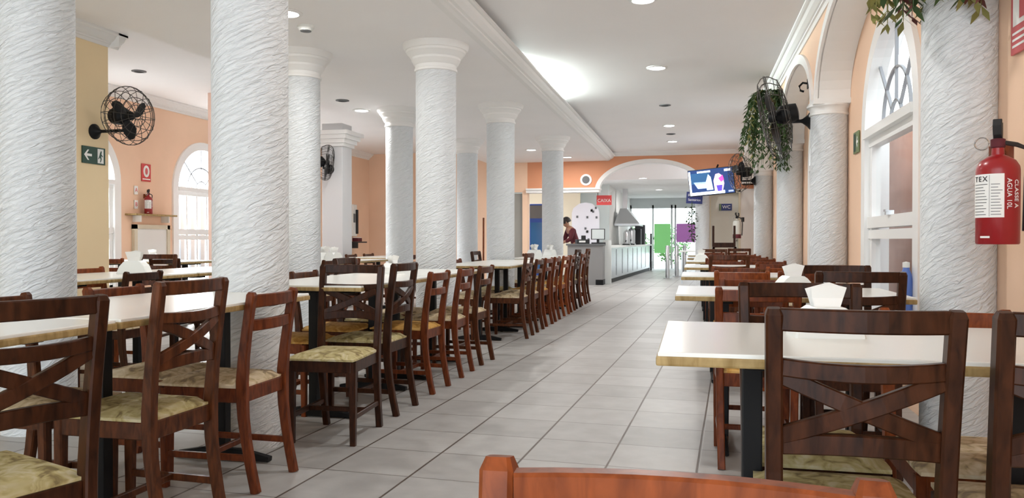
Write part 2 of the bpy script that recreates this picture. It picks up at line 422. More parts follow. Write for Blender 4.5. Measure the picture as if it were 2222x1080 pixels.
# end wall with the arch and the service opening
AX, AH, AS, ART = -.92, 1.13, 2.13, 2.74
wall('wall_end', mapY(YW, 1), XL, -3.7, 0, 3.15, .22, [(-4.02, .2, 0, 2.12, 0)], 'peach', 'grey')
wall('wall_end_arch', mapY(YW, 1), -3.7, XR, 2.13, 3.0, .22, [(AX, AH, 2.13, AS, ART-AS)], 'peach_far', 'white', 32)
m = MB(); n = 32
for k in range(n):
    rings = []
    for kk in (k, k+1):
        an = PI*kk/n; cs, sn = math.cos(an), math.sin(an)
        pi = (AX-AH*cs, AS+(ART-AS)*sn); po = (AX-(AH+.10)*cs, AS+(ART-AS+.08)*sn)
        rings.append([(pi[0], YW-.03, pi[1]), (po[0], YW-.03, po[1]), (po[0], YW+.01, po[1]), (pi[0], YW+.01, pi[1])])
    m.loft(rings)
struct(m.build('trim_7', M['white']))
m = MB(); m.bx(-3.72, AX-AH, YW-.06, YW+.24, 2.10, 2.16); m.bx(-3.72, AX-AH+.02, YW-.09, YW+.26, 2.16, 2.20)
struct(m.build('trim_8', M['white']), 'white ledge over the service opening')
m = MB(); m.loft([[(x, YW-d, ZU+dz) for d, dz in ((0, 0), (.1, 0), (.1, -.02), (.06, -.05), (.02, -.09), (0, -.09))] for x in (-2.3, XA)])
struct(m.build('trim_9', M['trimw']))
# piece of end wall right of the arch, with the beige door
wall('wall_end_right', mapY(YW, 1), AX+AH+.0, XR, 0, 2.13, .22, [(.67, .30, 0, 2.06, 0)], 'white', 'white')
root = bpy.data.objects.new('door_2', None); C.objects.link(root); struct(root, 'beige door with a small blue sign')
MB().bx(.37, .97, YW+.10, YW+.14, 0, 2.06).build('door_leaf', mat('beige_door', (.62, .60, .53), .5), root)
m = MB(); m.bx(.33, .38, YW-.02, YW+.1, 0, 2.1); m.bx(.96, 1.0, YW-.02, YW+.1, 0, 2.1); m.bx(.33, 1.0, YW-.02, YW+.1, 2.05, 2.1)
m.build('door_frame', M['cream'], root); MB().sphere((.91, YW+.07, 1.02), .028).build('door_handle', M['steel'], root)
root = bpy.data.objects.new('door_3', None); C.objects.link(root); struct(root, 'grey door standing ajar')
MB().bx(-4.2, -3.84, YW+.06, YW+.1, 0, 2.1).build('door_leaf', mat('greyish_door', (.30, .29, .26), .5), root)
# back room walls
struct(MB().bx(-6.4, -2.25, 21.5, 21.7, 0, ZB).build('wall_kitchen', M['pale']), 'pale kitchen wall')
struct(MB().bx(-4.35, -2.95, 20.9, 21.0, 0, ZB).build('wall_kitchen_cream', M['cream']))
struct(MB().bx(-2.45, -2.25, 21.7, 29.1, 0, ZB).build('wall_kitchen_side', M['white']))
struct(MB().bx(.34, .5, YW+.22, 29.1, 0, ZB).build('wall_lobby', M['white']))
# glazed entrance
root = bpy.data.objects.new('window_entrance', None); C.objects.link(root); struct(root, 'glazed entrance with white frames')
m = MB(); yg = 29.0
m.bx(-2.25, .34, yg, yg+.15, 2.28, ZB)
for x in (-2.22, -1.42, -.75, -.62, .28): m.bx(x-.03, x+.03, yg, yg+.1, 0, 2.3)
m.bx(-2.25, .34, yg, yg+.1, 2.18, 2.28); m.bx(-1.42, -.75, yg, yg+.08, 1.06, 1.11)
m.build('window_frame', mat('grey_white_frame', (.6, .62, .62), .4), root)
m = MB(); m.face([(-2.25, yg+.05, 0), (.34, yg+.05, 0), (.34, yg+.05, 2.3), (-2.25, yg+.05, 2.3)]); m.build('pane', M['glass'], root)

# round columns
def column(x, y, r=.185, zt=ZL):
    root = bpy.data.objects.new('column', None); C.objects.link(root); root.location = (x, y, 0); struct(root, 'round white combed-stucco column')
    MB().lathe([(r, 0), (r, zt-.24)], 48).build('shaft', M['stucco'], root, smooth=True)
    MB().lathe([(r+.002, zt-.25), (r+.012, zt-.245), (r+.012, zt-.225), (r+.004, zt-.22), (r+.004, zt-.19), (r+.02, zt-.18), (r+.035, zt-.15), (r+.04, zt-.145), (r+.042, zt-.125), (r+.05, zt-.12), (r+.075, zt-.085), (r+.085, zt-.08), (r+.088, zt-.06), (r+.1, zt-.055), (r+.115, zt-.03), (r+.12, zt)], 48).build('capital', M['trimw'], root, smooth=True)
for x, y in ((-2.17, 3.55), (-2.30, 6.86), (-2.48, 10.07), (-2.37, 13.4), (-3.45, 3.55), (-3.66, 6.86), (-3.90, 10.07), (-3.91, 13.4)): column(x, y)
root = bpy.data.objects.new('column', None); C.objects.link(root); root.location = (.20, YW-.12, 0); struct(root)
MB().lathe([(.15, 0), (.15, 2.0)], 32).build('shaft', M['stucco'], root, smooth=True)
MB().lathe([(.15, 1.98), (.17, 2.0), (.17, 2.04), (.2, 2.09), (.2, 2.13)], 32).build('capital', M['trimw'], root, smooth=True)

# ------------------------------------------------------------------ chairs
def rail_pts(z, hw, bow, yb, n=8, sag=0):
    return [(hw*(2*k/n-1), yb-bow*(1-(2*k/n-1)**2), z+sag*(1-(2*k/n-1)**2)) for k in range(n+1)]
def make_chair(kind, wd, fb):
    W = M[wd]; top = .885 if kind == 'cross' else .812
    o = bpy.data.objects.new('dining_chair', None); C.objects.link(o); o.empty_display_size = .1
    yb = -.19
    def post_y(z):
        if z < .36: return yb-.055*(1-z/.36)**1.5
        if z < .46: return yb
        return yb-.05*((z-.46)/(top-.46))**1.25
    def post_x(z): return .153+.014*z/top
    for s in (-1, 1):
        zs = [0, .1, .2, .3, .38, .45, .55, .65, .74, top-.012, top]
        pts = [(s*post_x(z), post_y(z), z) for z in zs]
        secs = [(.033, .036+.010*math.exp(-((z-.42)/.16)**2)) for z in zs]; secs[-1] = (.024, .022)
        MB().sweep(pts, secs, (1, 0, 0)).build('leg', W, o)
        MB().sweep([(s*.162, .165, 0), (s*.162, .165, .2), (s*.162, .163, .415)], [(.028, .028), (.033, .033), (.036, .036)], (1, 0, 0)).build('leg', W, o)
    def rail(name, z, h, th=.021, bow=.026, sag=0, par=None):
        hw = post_x(z)-.014
        return MB().sweep(rail_pts(z, hw, bow, post_y(z), sag=sag), (th, h), (0, 1, 0)).build(name, W, par or o)
    if kind == 'cross':
        rail('top_rail', .862, .046, .024); rail('middle_rail', .765, .036, sag=-.006)
        rail('bottom_rail', .605, .042, sag=.01)
        for s in (-1, 1):
            n = 8; pts = []
            for k in range(n+1):
                t = 2*k/n-1; z = .685-s*t*.062; pts.append((t*.15, post_y(z)-.026*(1-t*t)+s*.0015, z))
            MB().sweep(pts, (.019, .036), (0, 1, 0)).build('cross_bar', W, o)
    else:
        rail('top_rail', .775, .052, .024, bow=.022); rail('middle_rail', .675, .046, bow=.022)
    f = MB()
    f.cbox((0, yb+.004, .392), (.29, .024, .06), .004); f.cbox((0, .172, .392), (.315, .024, .06), .004)
    for s in (-1, 1): f.sweep([(s*.154, yb+.01, .392), (s*.164, .16, .392)], (.024, .06), (1, 0, 0))
    f.build('seat_frame', W, o)
    c = MB(); n = 10; g = {}
    for i in range(n+1):
        for j in range(n+1):
            u, v = 2*i/n-1, 2*j/n-1
            uu = u; hwid = .166+.013*(v+1)/2
            e = max(abs(u), abs(v)); h = .036*(1-e**5*.75)
            g[i, j] = c.bm.verts.new((uu*hwid*(1-.03*(abs(v)**6)), .004+v*.195, .422+h))
            g[i, j, 0] = c.bm.verts.new((uu*hwid*(1-.03*(abs(v)**6)), .004+v*.195, .421))
    for i in range(n):
        for j in range(n): c.bm.faces.new((g[i, j], g[i+1, j], g[i+1, j+1], g[i, j+1]))
    for a in range(n):
        for (p, q2) in (((a, 0), (a+1, 0)), ((a, n), (a+1, n)), ((0, a), (0, a+1)), ((n, a), (n, a+1))):
            c.bm.faces.new((g[p], g[q2], g[(*q2, 0)], g[(*p, 0)]))
    c.build('seat', M[fb], o, smooth=True)
    for s in (-1, 1): MB().sweep([(s*.156, post_y(.14), .14), (s*.162, .165, .14)], (.018, .026), (1, 0, 0)).build('stretcher', W, o)
    MB().sweep([(-.158, -.02, .14), (.158, -.02, .14)], (.018, .024), (0, 1, 0)).build('stretcher', W, o)
    kids(o); return o
PROTO = {}; USED = set()
def chair(kind, wd, fb, x, y, face, label, group):
    """x,y: middle of the back at seat height; face: direction the sitter looks, degrees from +y counter-clockwise"""
    key = (kind, wd, fb)
    if key not in PROTO: PROTO[key] = make_chair(*key)
    p = PROTO[key]
    o = p if key not in USED else copy_tree(p)
    USED.add(key)
    a = R(face); o.rotation_euler = (0, 0, a)
    o.location = (x-.19*math.sin(a), y+.19*math.cos(a), 0)
    o['label'] = label; o['category'] = 'chair'; o['group'] = group
    return o

# ------------------------------------------------------------------ tables
TABN = {}
def table(cx, cy, lx, ly, label, group, along='x', ped=None, zt=.77):
    o = thing('restaurant_table', label, 'table', (cx, cy, 0), 0, group)
    ln, dp = (lx, ly) if along == 'x' else (ly, lx)
    rz = 0 if along == 'x' else PI/2
    o.rotation_euler = (0, 0, rz)
    MB().cbox((0, 0, zt-.006), (ln-.008, dp-.008, .014), .003).build('tabletop', M['laminate'], o)
    e = MB(); e.cbox((0, 0, zt-.019), (ln, dp, .022), .005); e.build('edge_band', M['edge'], o)
    for px in (ped or (-ln/2+.2, ln/2-.2)):
        MB().cbox((px, 0, (zt-.03)/2+.03), (.05, .05, zt-.06), .004).build('leg', M['black'], o)
        MB().cbox((px, 0, zt-.04), (.07, dp*.7, .02), .004).build('bracket', M['black'], o)
        f = MB(); f.sweep([(px, -.24, .016), (px, -.1, .03), (px, .1, .03), (px, .24, .016)], [(.036, .022), (.036, .05), (.036, .05), (.036, .022)], (1, 0, 0))
        f.build('foot', M['black'], o)
    return o
def holder(x, y, rz, label, zt=.771, s=1.0):
    o = thing('napkin_holder', label, 'napkin holder', (x, y, zt), rz, 'napkin holders on the tables')
    o.scale = (s, s, s)
    prof = [(.088, 0), (.086, .012), (.072, .045), (.052, .068), (.036, .078)]
    pts = prof+[(-a, b) for a, b in prof[::-1]]
    b = MB(); b.loft([[(a*k, d, h) for a, h in pts] for d, k in ((-.052, .94), (-.044, 1), (.044, 1), (.052, .94))]); b.build('body', M['plastic'], o)
    n = MB()
    for k in range(5):
        d = -.018+.009*k
        n.face([(-.03, d, .07), (.03, d, .07), (.040, d+.003, .10), (.044+.004*(k % 2), d*1.6, .128), (0.01, d*1.7, .134+.003*(k % 3)), (-.044, d*1.6, .13-.002*k), (-.038, d+.003, .10)])
    n.build('napkins', M['paper'], o)
    return o

# ------------------------------------------------------------------ furniture layout
ORD = ['first', 'second', 'third', 'fourth', 'fifth', 'sixth', 'seventh', 'eighth', 'ninth']
WN = {'w_dark': 'dark mahogany', 'w_brown': 'brown', 'w_red': 'reddish', 'w_orange': 'orange-brown'}
KN = {'cross': 'cross-back', 'ladder': 'ladder-back'}
# right-hand tables along the window wall
RY = [1.77, 3.70, 5.63, 7.55, 9.50, 11.45, 13.40]
RN = ['nearest', 'second', 'third', 'fourth', 'fifth', 'sixth', 'farthest']
for i, y in enumerate(RY):
    table(.435, y+.35, 1.03, .70, '%s white-topped table in the right-hand row along the windows' % RN[i], 'tables along the window wall', ped=(-.285, .315))
RC = [  # near aisle, near window, far aisle, far window
    [('cross', 'w_dark', 'f_olive'), ('cross', 'w_dark', 'f_beige'), ('cross', 'w_dark', 'f_olive'), ('ladder', 'w_orange', 'f_beige')],
    [('ladder', 'w_red', 'f_gold'), ('cross', 'w_dark', 'f_olive'), ('ladder', 'w_red', 'f_beige'), ('cross', 'w_dark', 'f_beige')],
    [('ladder', 'w_orange', 'f_gold'), ('ladder', 'w_red', 'f_beige'), ('ladder', 'w_red', 'f_gold'), ('ladder', 'w_orange', 'f_beige')],
    [('cross', 'w_brown', 'f_olive'), ('ladder', 'w_red', 'f_beige'), ('ladder', 'w_red', 'f_beige'), ('ladder', 'w_red', 'f_gold')],
    [('ladder', 'w_red', 'f_beige'), ('ladder', 'w_red', 'f_gold'), ('ladder', 'w_orange', 'f_gold'), ('ladder', 'w_red', 'f_beige')],
    [('ladder', 'w_red', 'f_gold'), ('ladder', 'w_red', 'f_beige'), ('cross', 'w_brown', 'f_olive'), ('ladder', 'w_red', 'f_gold')],
    [('ladder', 'w_red', 'f_beige'), ('cross', 'w_brown', 'f_olive'), ('ladder', 'w_red', 'f_beige'), ('ladder', 'w_red', 'f_gold')],
]
for i, y in enumerate(RY):
    for j, (k, w, f) in enumerate(RC[i]):
        near = j < 2; x = ((.28, .70) if i == 1 and near else (.325, .74))[j % 2]
        yy = y-.045-(.03 if i == 0 else 0) if near else y+.70+.045+(.04 if i == 0 else 0)
        chair(k, w, f, x, yy, 0 if near else 180, '%s %s chair on the %s side of the %s right-hand table, %s end' % (WN[w], KN[k], 'near' if near else 'far', RN[i], 'aisle' if j % 2 == 0 else 'window'), 'chairs at the right-hand tables')
chair('ladder', 'w_orange', 'f_beige', -.014, .682, 180, 'orange-brown ladder-back chair cut off at the bottom edge, closest of all to the viewer', 'chairs in the aisle')

# left tables between the aisle columns
LT = [(2.745, 1.25, [(-.265), (.50)], 'first left-hand aisle table, in front of the first column'),
      (4.575, 1.25, None, 'left-hand aisle table just beyond the first column'), (5.845, 1.25, None, 'left-hand aisle table just before the second column'),
      (8.10, 1.18, None, 'left-hand aisle table just beyond the second column'), (9.28, 1.15, None, 'left-hand aisle table just before the third column'),
      (11.0, 1.25, None, 'left-hand aisle table just beyond the third column'), (12.27, 1.25, None, 'left-hand aisle table just before the fourth column')]
for y, ly, ped, lab in LT:
    table(-2.13, y, .76, ly, 'white-topped '+lab, 'tables along the left side of the aisle', 'y', ped)
table(-2.13, 1.48, .76, 1.25, 'white-topped left-hand aisle table at the left edge of the view, nearest of its row', 'tables along the left side of the aisle', 'y')
GL = 'chairs on the aisle side of the left tables'
BX = -1.715
chair('cross', 'w_dark', 'f_olive', -1.53, 1.52, 72, 'dark cross-back chair pulled out at an angle, cut off by the left edge of view', GL)
chair('cross', 'w_brown', 'f_olive', BX-.015, 2.39, 88, 'brown cross-back chair at the first left-hand aisle table, green-gold seat, next to ladder-back', GL)
chair('ladder', 'w_red', 'f_beige', BX-.055, 2.99, 90, 'reddish ladder-back chair with floral seat standing right in front of the first column', GL)
chair('cross', 'w_dark', 'f_olive', -1.82, 3.945, 183, 'dark cross-back chair turned to face the viewer, beside the first aisle column', GL)
bay = lambda k, n: 'of the aisle-side chairs between the %s and %s columns' % (ORD[k], ORD[k+1])
seq = [(4.42, 'cross', 'w_dark', 'f_olive', 0, 0), (5.08, 'ladder', 'w_red', 'f_gold', 0, 1), (5.72, 'ladder', 'w_red', 'f_beige', 0, 2), (6.32, 'ladder', 'w_brown', 'f_beige', 0, 3),
       (8.08, 'cross', 'w_brown', 'f_beige', 1, 0), (8.66, 'ladder', 'w_brown', 'f_beige', 1, 1), (9.24, 'ladder', 'w_red', 'f_gold', 1, 2), (9.82, 'ladder', 'w_red', 'f_beige', 1, 3),
       (10.55, 'ladder', 'w_orange', 'f_gold', 2, 0), (11.13, 'ladder', 'w_red', 'f_beige', 2, 1), (11.70, 'cross', 'w_dark', 'f_olive', 2, 2), (12.28, 'ladder', 'w_red', 'f_beige', 2, 3), (12.86, 'cross', 'w_brown', 'f_olive', 2, 4)]
for y, k, w, f, b, n in seq:
    chair(k, w, f, BX-.01, y, 90+random.uniform(-3, 3), '%s %s chair, %s %s' % (WN[w], KN[k], ORD[n], bay(b, n)), GL)
GF = 'chairs on the far side of the left aisle tables'
FX = -2.545
for y, k, w, f, lab in [
    (2.44, 'ladder', 'w_brown', 'f_beige', 'brown ladder-back chair across the first left table, partly behind the dark nearest chair'),
    (3.10, 'ladder', 'w_red', 'f_beige', 'reddish ladder-back chair across the first left table, beside the stuccoed column base'),
    (4.30, 'ladder', 'w_orange', 'f_gold', 'orange-brown ladder-back chair on the far side of the table beyond the first column, near end'),
    (4.90, 'ladder', 'w_brown', 'f_gold', 'brown ladder-back chair on the far side of the table beyond the first column, farther end'),
    (5.55, 'cross', 'w_dark', 'f_olive', 'dark cross-back chair on the far side of the table before the second column, near end'),
    (6.15, 'ladder', 'w_red', 'f_beige', 'reddish ladder-back chair on the far side of the table before the second column, farther end'),
    (7.85, 'ladder', 'w_brown', 'f_beige', 'brown ladder-back chair across the table beyond the second column, near end'),
    (8.42, 'ladder', 'w_red', 'f_beige', 'reddish ladder-back chair across the table beyond the second column, farther end'),
    (9.25, 'cross', 'w_dark', 'f_olive', 'dark cross-back chair across the table before the third column'),
    (10.85, 'ladder', 'w_brown', 'f_beige', 'brown ladder-back chair across the table beyond the third column'),
    (12.2, 'ladder', 'w_brown', 'f_beige', 'brown ladder-back chair across the table before the fourth column')]:
    chair(k, w, f, FX, y, -90, lab, GF)
# second row, between the inner columns
GS = 'chairs of the inner left rows'
ST = [(-4.10, 4.72, 'white-topped inner table just beyond the leftmost column'), (-4.10, 5.99, 'white-topped inner table before the second inner column'),
      (-4.25, 7.95, 'white-topped inner table seen right of the second inner column'), (-4.35, 9.22, 'white-topped inner table before the third inner column'),
      (-4.55, 11.3, 'white-topped inner table beyond the third inner column')]
for x, y, lab in ST: table(x, y, .76, 1.24, lab, 'inner left tables', 'y')
for x, y, fc, k, w, f, lab in [
    (-3.68, 4.62, 90, 'ladder', 'w_dark', 'f_beige', 'dark chair with its back to the aisle at the inner table beyond the leftmost column'),
    (-3.68, 5.62, 90, 'ladder', 'w_dark', 'f_beige', 'dark chair partly hidden by the first aisle column, at an inner table'),
    (-4.52, 4.45, -90, 'ladder', 'w_orange', 'f_beige', 'orange-brown ladder-back chair across the inner table, just right of the leftmost column'),
    (-4.52, 5.15, -90, 'ladder', 'w_orange', 'f_gold', 'orange-brown ladder-back chair across the inner table, under the exit sign'),
    (-4.98, 6.50, 193, 'cross', 'w_brown', 'f_olive', 'brown cross-back chair facing the viewer at the end of an inner table'),
    (-3.83, 7.75, 90, 'ladder', 'w_brown', 'f_beige', 'brown ladder-back chair at the inner table right of the second inner column, near end'),
    (-3.83, 8.30, 90, 'ladder', 'w_red', 'f_beige', 'reddish ladder-back chair at the inner table right of the second inner column, farther end'),
    (-4.67, 8.2, -90, 'ladder', 'w_brown', 'f_beige', 'brown ladder-back chair across the inner table right of the second inner column'),
    (-4.77, 9.3, -90, 'ladder', 'w_red', 'f_beige', 'reddish ladder-back chair across the inner table before the third inner column'),
    (-4.97, 10.95, -90, 'ladder', 'w_brown', 'f_beige', 'brown ladder-back chair across the farthest inner table, near end'),
    (-4.97, 11.6, -90, 'ladder', 'w_brown', 'f_beige', 'brown ladder-back chair across the farthest inner table, farther end'),
    (-4.13, 11.2, 90, 'ladder', 'w_red', 'f_beige', 'reddish ladder-back chair on the aisle side of the farthest inner table')]:
    chair(k, w, f, x, y, fc, lab, GS)
table(-6.45, 8.36, 1.3, .76, 'white-topped side-room table below the white wall hatch', 'side-room tables')
chair('ladder', 'w_orange', 'f_beige', -6.68, 7.93, 8, 'orange-brown ladder-back chair in the side room, nearer the ochre wall', 'side-room chairs')
chair('ladder', 'w_dark', 'f_beige', -5.93, 7.93, 8, 'dark ladder-back chair in the side room, nearer the pink pier', 'side-room chairs')

holder(.335, 2.16, R(8), 'white napkin holder on the nearest right-hand table')
holder(.47, 3.97, R(15), 'white napkin holder on the second right-hand table, slimmer fan of napkins', s=1.0)
holder(.10, 9.85, R(5), 'white napkin holder on the fifth right-hand table')
holder(-4.05, 5.05, R(20), 'white napkin holder on the inner table beyond the leftmost column', s=1.25)
holder(-2.2, 5.55, R(80), 'white napkin holder on the aisle table before the second column')
holder(-4.35, 8.75, R(80), 'white napkin holder on the inner table before the third inner column', s=1.3)
holder(-4.45, 9.2, R(75), 'white napkin holder behind another, before the third inner column', s=1.2)
holder(-2.25, 11.2, R(75), 'white napkin holder on the aisle table beyond the third column', s=1.4)
holder(-2.2, 12.2, R(75), 'white napkin holder on the aisle table before the fourth column', s=1.3)
holder(-6.6, 8.55, R(20), 'white napkin holder on the side-room table')

# ------------------------------------------------------------------ wall fans
def fan(label, base, wall_dir, arm_len, head_dir, rad, drop=.0, group='black wall fans'):
    """base: point on the wall; wall_dir: into the room; head_dir: where the fan blows"""
    o = thing('wall_fan', label, 'fan', base, 0, group)
    d = Vector(wall_dir).normalized(); h = Vector(head_dir).normalized()
    Q = d.to_track_quat('Z', 'Y').to_matrix().to_4x4()
    MB().lathe([(.075, 0), (.075, .012), (.05, .03), (.02, .07), (.014, .09)], 20, m=Q).build('wall_mount', M['black'], o, smooth=True)
    e = d*arm_len; up = Vector((0, 0, max(.03, .14+drop)))
    MB().tube([d*.06, e*.8, e, e+up*.5, e+up], [.016, .016, .018, .018, .02], 8).build('arm', M['black'], o, smooth=True)
    c = e+up; Hq = h.to_track_quat('Z', 'Y').to_matrix().to_4x4(); T = Matrix.Translation(c) @ Hq
    mo = MB(); mo.lathe([(.03, -.17), (.075, -.16), (.085, -.10), (.085, -.03), (.06, .0), (.03, .03)], 20, m=T)
    mo.build('motor', M['black'], o, smooth=True)
    for k in range(3):
        b = MB(); a0 = 2*PI*k/3+.4; rings = []
        for q in range(9):
            t = q/8; r_ = .05+(rad*.80-.05)*t; wdt = rad*(.16+.42*math.sin(PI*min(1, t*1.02))**.8*(.55+.45*t)); tw = .55-.3*t
            row = []
            for s in (-1, -.33, .33, 1):
                an = a0+.25*t + s*wdt/2/max(r_, .09)*.9
                row.append(T @ Vector((r_*math.cos(an), r_*math.sin(an), .05+s*wdt*.5*tw)))
            rings.append(row)
        b.loft(rings, caps=False, closed=False); b.build('blade', M['black'], o, smooth=True)
    MB().lathe([(.0, .09), (.035, .085), (.045, .06), (.045, .03)], 16, m=T).build('hub', M['black'], o, smooth=True)
    g = MB(); nr = 16
    def ring(r_, z): g.tube([T @ Vector((r_*math.cos(2*PI*k/28), r_*math.sin(2*PI*k/28), z)) for k in range(28)], .0035, 5, closed=True)
    ring(rad, .04); ring(rad, .055)
    for f_, zf, zb in ((.85, .115, -.05), (.62, .135, -.075), (.36, .145, -.09)): ring(rad*f_, zf); ring(rad*f_, zb)
    ring(rad*.14, .15)
    for k in range(nr):
        a = 2*PI*k/nr; cs, sn = math.cos(a), math.sin(a)
        g.tube([T @ Vector((r_*cs*rad, r_*sn*rad, z)) for r_, z in ((.12, .15), (.36, .147), (.62, .137), (.85, .117), (.97, .08), (1, .048), (.97, .01), (.85, -.048), (.62, -.073), (.3, -.095))], .003, 4)
    g.build('cage', M['wire'], o)
    return o
fan('black wall fan on the ochre partition wall above the exit sign', (-5.70, 6.55, 2.08), (1, 0, 0), .36, (.985, -.17, -.05), .28)
fan('black wall fan on the second window pilaster, plant behind its cage', (XA-.02, 7.25, 2.06), (-1, .03, 0), .27, (-.96, .10, -.20), .37, -.09)
fan('black wall fan at the far window pilaster, beside the television', (XA-.02, 13.5, 2.0), (-1, 0, 0), .22, (-.93, -.36, -.1), .32, .0)
fan('black wall fan on the grey square pillar, seen edge-on', (-5.40, 11.03, 2.10), (0, -1, 0), .2, (.90, .43, -.12), .27, -.05)

# ------------------------------------------------------------------ hanging plants
def plant(label, x, y, ztop, mats, n, length, spread, pot_x):
    o = thing('hanging_plant', label, 'plant', (x, y, ztop), 0, 'hanging plants on the window pilasters')
    MB().lathe([(.04, -.14), (.075, -.12), (.10, -.02), (.105, 0), (.085, 0), (.08, -.02)], 16).build('pot', M['pot'], o, smooth=True)
    MB().tube([(0, 0, .28), (.03, 0, .25), (.05, 0, .1), (.1, 0, -.01)], .004, 5).build('hanger', M['black'], o)
    for gi, (mt, share) in enumerate(mats):
        f = MB()
        for k in range(int(n*share)):
            az = random.uniform(0, 2*PI); ln = length*random.uniform(.5, 1.05); out = spread*random.uniform(.25, 1)
            if math.cos(az) > .6: out *= .55
            p0 = Vector((.06*math.cos(az), .06*math.sin(az), 0)); pts = []
            m_ = 12
            for q in range(m_+1):
                t = q/m_
                pts.append(p0+Vector((math.cos(az)*out*(1-(1-t)**2), math.sin(az)*out*(1-(1-t)**2), .10*math.sin(PI*min(1, t*1.6))*(t < .625)-ln*max(0, t-.12)**1.5)))
            f.tube(pts, .0022, 3)
            for q in range(2, m_+1):
                d = (pts[q]-pts[q-1]).normalized()
                for s in (-1, 1):
                    sd = d.cross(Vector((random.uniform(-.4, .4), random.uniform(-.4, .4), 1)));
                    if sd.length < .01: continue
                    sd = sd.normalized()*s; l = random.uniform(.045, .085); w = l*.2
                    b = pts[q]; tip = b+sd*l*.75+d*l*.6+Vector((0, 0, -.015)); md = b+(tip-b)*.5; nn = (tip-b).cross(Vector((0, 0, 1))); nn = nn.normalized()*w if nn.length > 1e-4 else Vector((w, 0, 0))
                    f.face([b, md+nn, tip, md-nn])
        f.build('foliage', M[mt], o)
    return o
plant('dark green hanging fern on the third window pilaster, behind the wall fan', XA-.13, 9.8, 2.70, [('leaf', .9), ('leaf2', .1)], 110, .98, .34, 0)
plant('olive and dried red hanging plant at the top of the nearest window pilaster', 1.0, 3.68, 2.47, [('leaf2', .5), ('leafd', .22), ('leaf', .28)], 110, .56, .26, 0)

# ------------------------------------------------------------------ lettering
def text(s, parent, loc, rot, size, mt, name='lettering', ext=.0006, sx=1.0):
    cu = bpy.data.curves.new(name, 'FONT'); cu.body = s; cu.size = size; cu.extrude = ext; cu.align_x = 'CENTER'; cu.align_y = 'CENTER'
    cu.materials.append(M[mt]); t = bpy.data.objects.new('t', cu); C.objects.link(t); bpy.context.view_layer.update()
    me = bpy.data.meshes.new_from_object(t.evaluated_get(bpy.context.evaluated_depsgraph_get())); me.name = name; bpy.data.objects.remove(t); bpy.data.curves.remove(cu)
    o = bpy.data.objects.new(name, me); C.objects.link(o)
    o.parent = parent; o.location = loc; o.rotation_euler = rot; o.scale = (sx, 1, 1); return o
FR = (PI/2, 0, 0)          # reads from -y
FX_ = (PI/2, 0, PI/2)      # reads from +x
FXM = (PI/2, 0, -PI/2)     # reads from -x

# ------------------------------------------------------------------ fire extinguishers
def extinguisher(label, x, y, z, rz, s=1.0, kind='red'):
    o = thing('fire_extinguisher', label, 'fire extinguisher', (x, y, z), rz, 'fire extinguishers'); o.scale = (s, s, s)
    r = .088
    if kind == 'red':
        MB().lathe([(r-.004, 0), (r, .006), (r, .335), (r*.97, .352), (r*.80, .378), (r*.45, .398), (.026, .405), (.024, .44)], 36).build('cylinder', M['red'], o, smooth=True)
    else:
        MB().lathe([(r-.004, 0), (r, .006), (r, .09)], 28).build('base_band', M['maroon'], o, smooth=True)
        MB().lathe([(r, .088), (r, .335), (r*.8, .378), (.026, .405), (.024, .44)], 28).build('cylinder', mat('grey_white_enamel', (.55, .55, .5), .4), o, smooth=True)
    MB().lathe([(.024, .435), (.030, .44), (.030, .475), (.018, .48)], 16).build('valve', M['black' if kind != 'red' else 'maroon'], o, smooth=True)
    h = MB(); h.sweep([(0, .01, .47), (0, -.02, .50), (0, -.035, .535), (0, -.025, .56)], (.036, .02), (1, 0, 0)); h.sweep([(0, .02, .46), (0, .05, .50), (0, .04, .555)], (.03, .014), (1, 0, 0)); h.build('handle', M['blackp'], o)
    MB().tube([(-.03+.0-.028*(1-math.cos(a)), -.05, .455+.028*math.sin(a)) for a in [2*PI*k/18 for k in range(18)]], .004, 6, closed=True).build('pull_ring', M['steel'], o)
    MB().tube([(.02, 0, .46), (.07, .03, .45), (.11, .06, .43), (.105, .07, .3), (.10, .06, .06)], .011, 8).build('hose', M['blackp'], o, smooth=True)
    def patch(a0, a1, z0, z1, mt, name, rr=r+.0012):
        p = MB(); n = 14
        p.loft([[(rr*math.sin(a0+(a1-a0)*k/n), -rr*math.cos(a0+(a1-a0)*k/n), z) for z in (z0, z1)] for k in range(n+1)], caps=False, closed=False)
        return p.build(name, M[mt], o, smooth=True)
    if kind == 'red':
        lb = patch(-1.45, .38, .12, .315, 'paper', 'label_sheet')
        dm = MB(); rr = r+.002
        def strip(a0, a1, z0, z1):
            n = 6; dm.loft([[(rr*math.sin(a0+(a1-a0)*k/n), -rr*math.cos(a0+(a1-a0)*k/n), z) for z in (z0, z1)] for k in range(n+1)], caps=False, closed=False)
        strip(-.28, -.262, .125, .31)
        for q in range(11):
            z0 = .132+q*.0135; strip(-1.2, -.36-random.uniform(0, .25), z0, z0+.003); strip(-.2, .3-random.uniform(0, .2), z0, z0+.0028)
        dm.build('print', M['dgrey'], lb)
        for i, ch in enumerate('TEX'):
            a = -1.02+.27*i; text(ch, lb, (rr*1.01*math.sin(a), -rr*1.01*math.cos(a), .292), (PI/2, 0, a), .034, 'black')
        for w, a in (('AGUA 10L', .60), ('CLASSE A', .98)):
            text(w, o, (rr*1.01*math.sin(a), -rr*1.01*math.cos(a), .225), (PI/2, PI/2, a), .030, 'paper')
        patch(-.75, -.25, .028, .037, 'paper', 'small_tag')
    b = MB(); b.bx(-.02, .02, .085, .15, .42, .432); b.bx(-.05, .05, .14, .152, .36, .46); b.build('wall_bracket', M['w_orange'] if kind == 'red' else M['black'], o)
    return o
extinguisher('large red fire extinguisher with white label, hung on the wall at the right edge', 1.105, 3.25, 1.005, R(-24), .82)
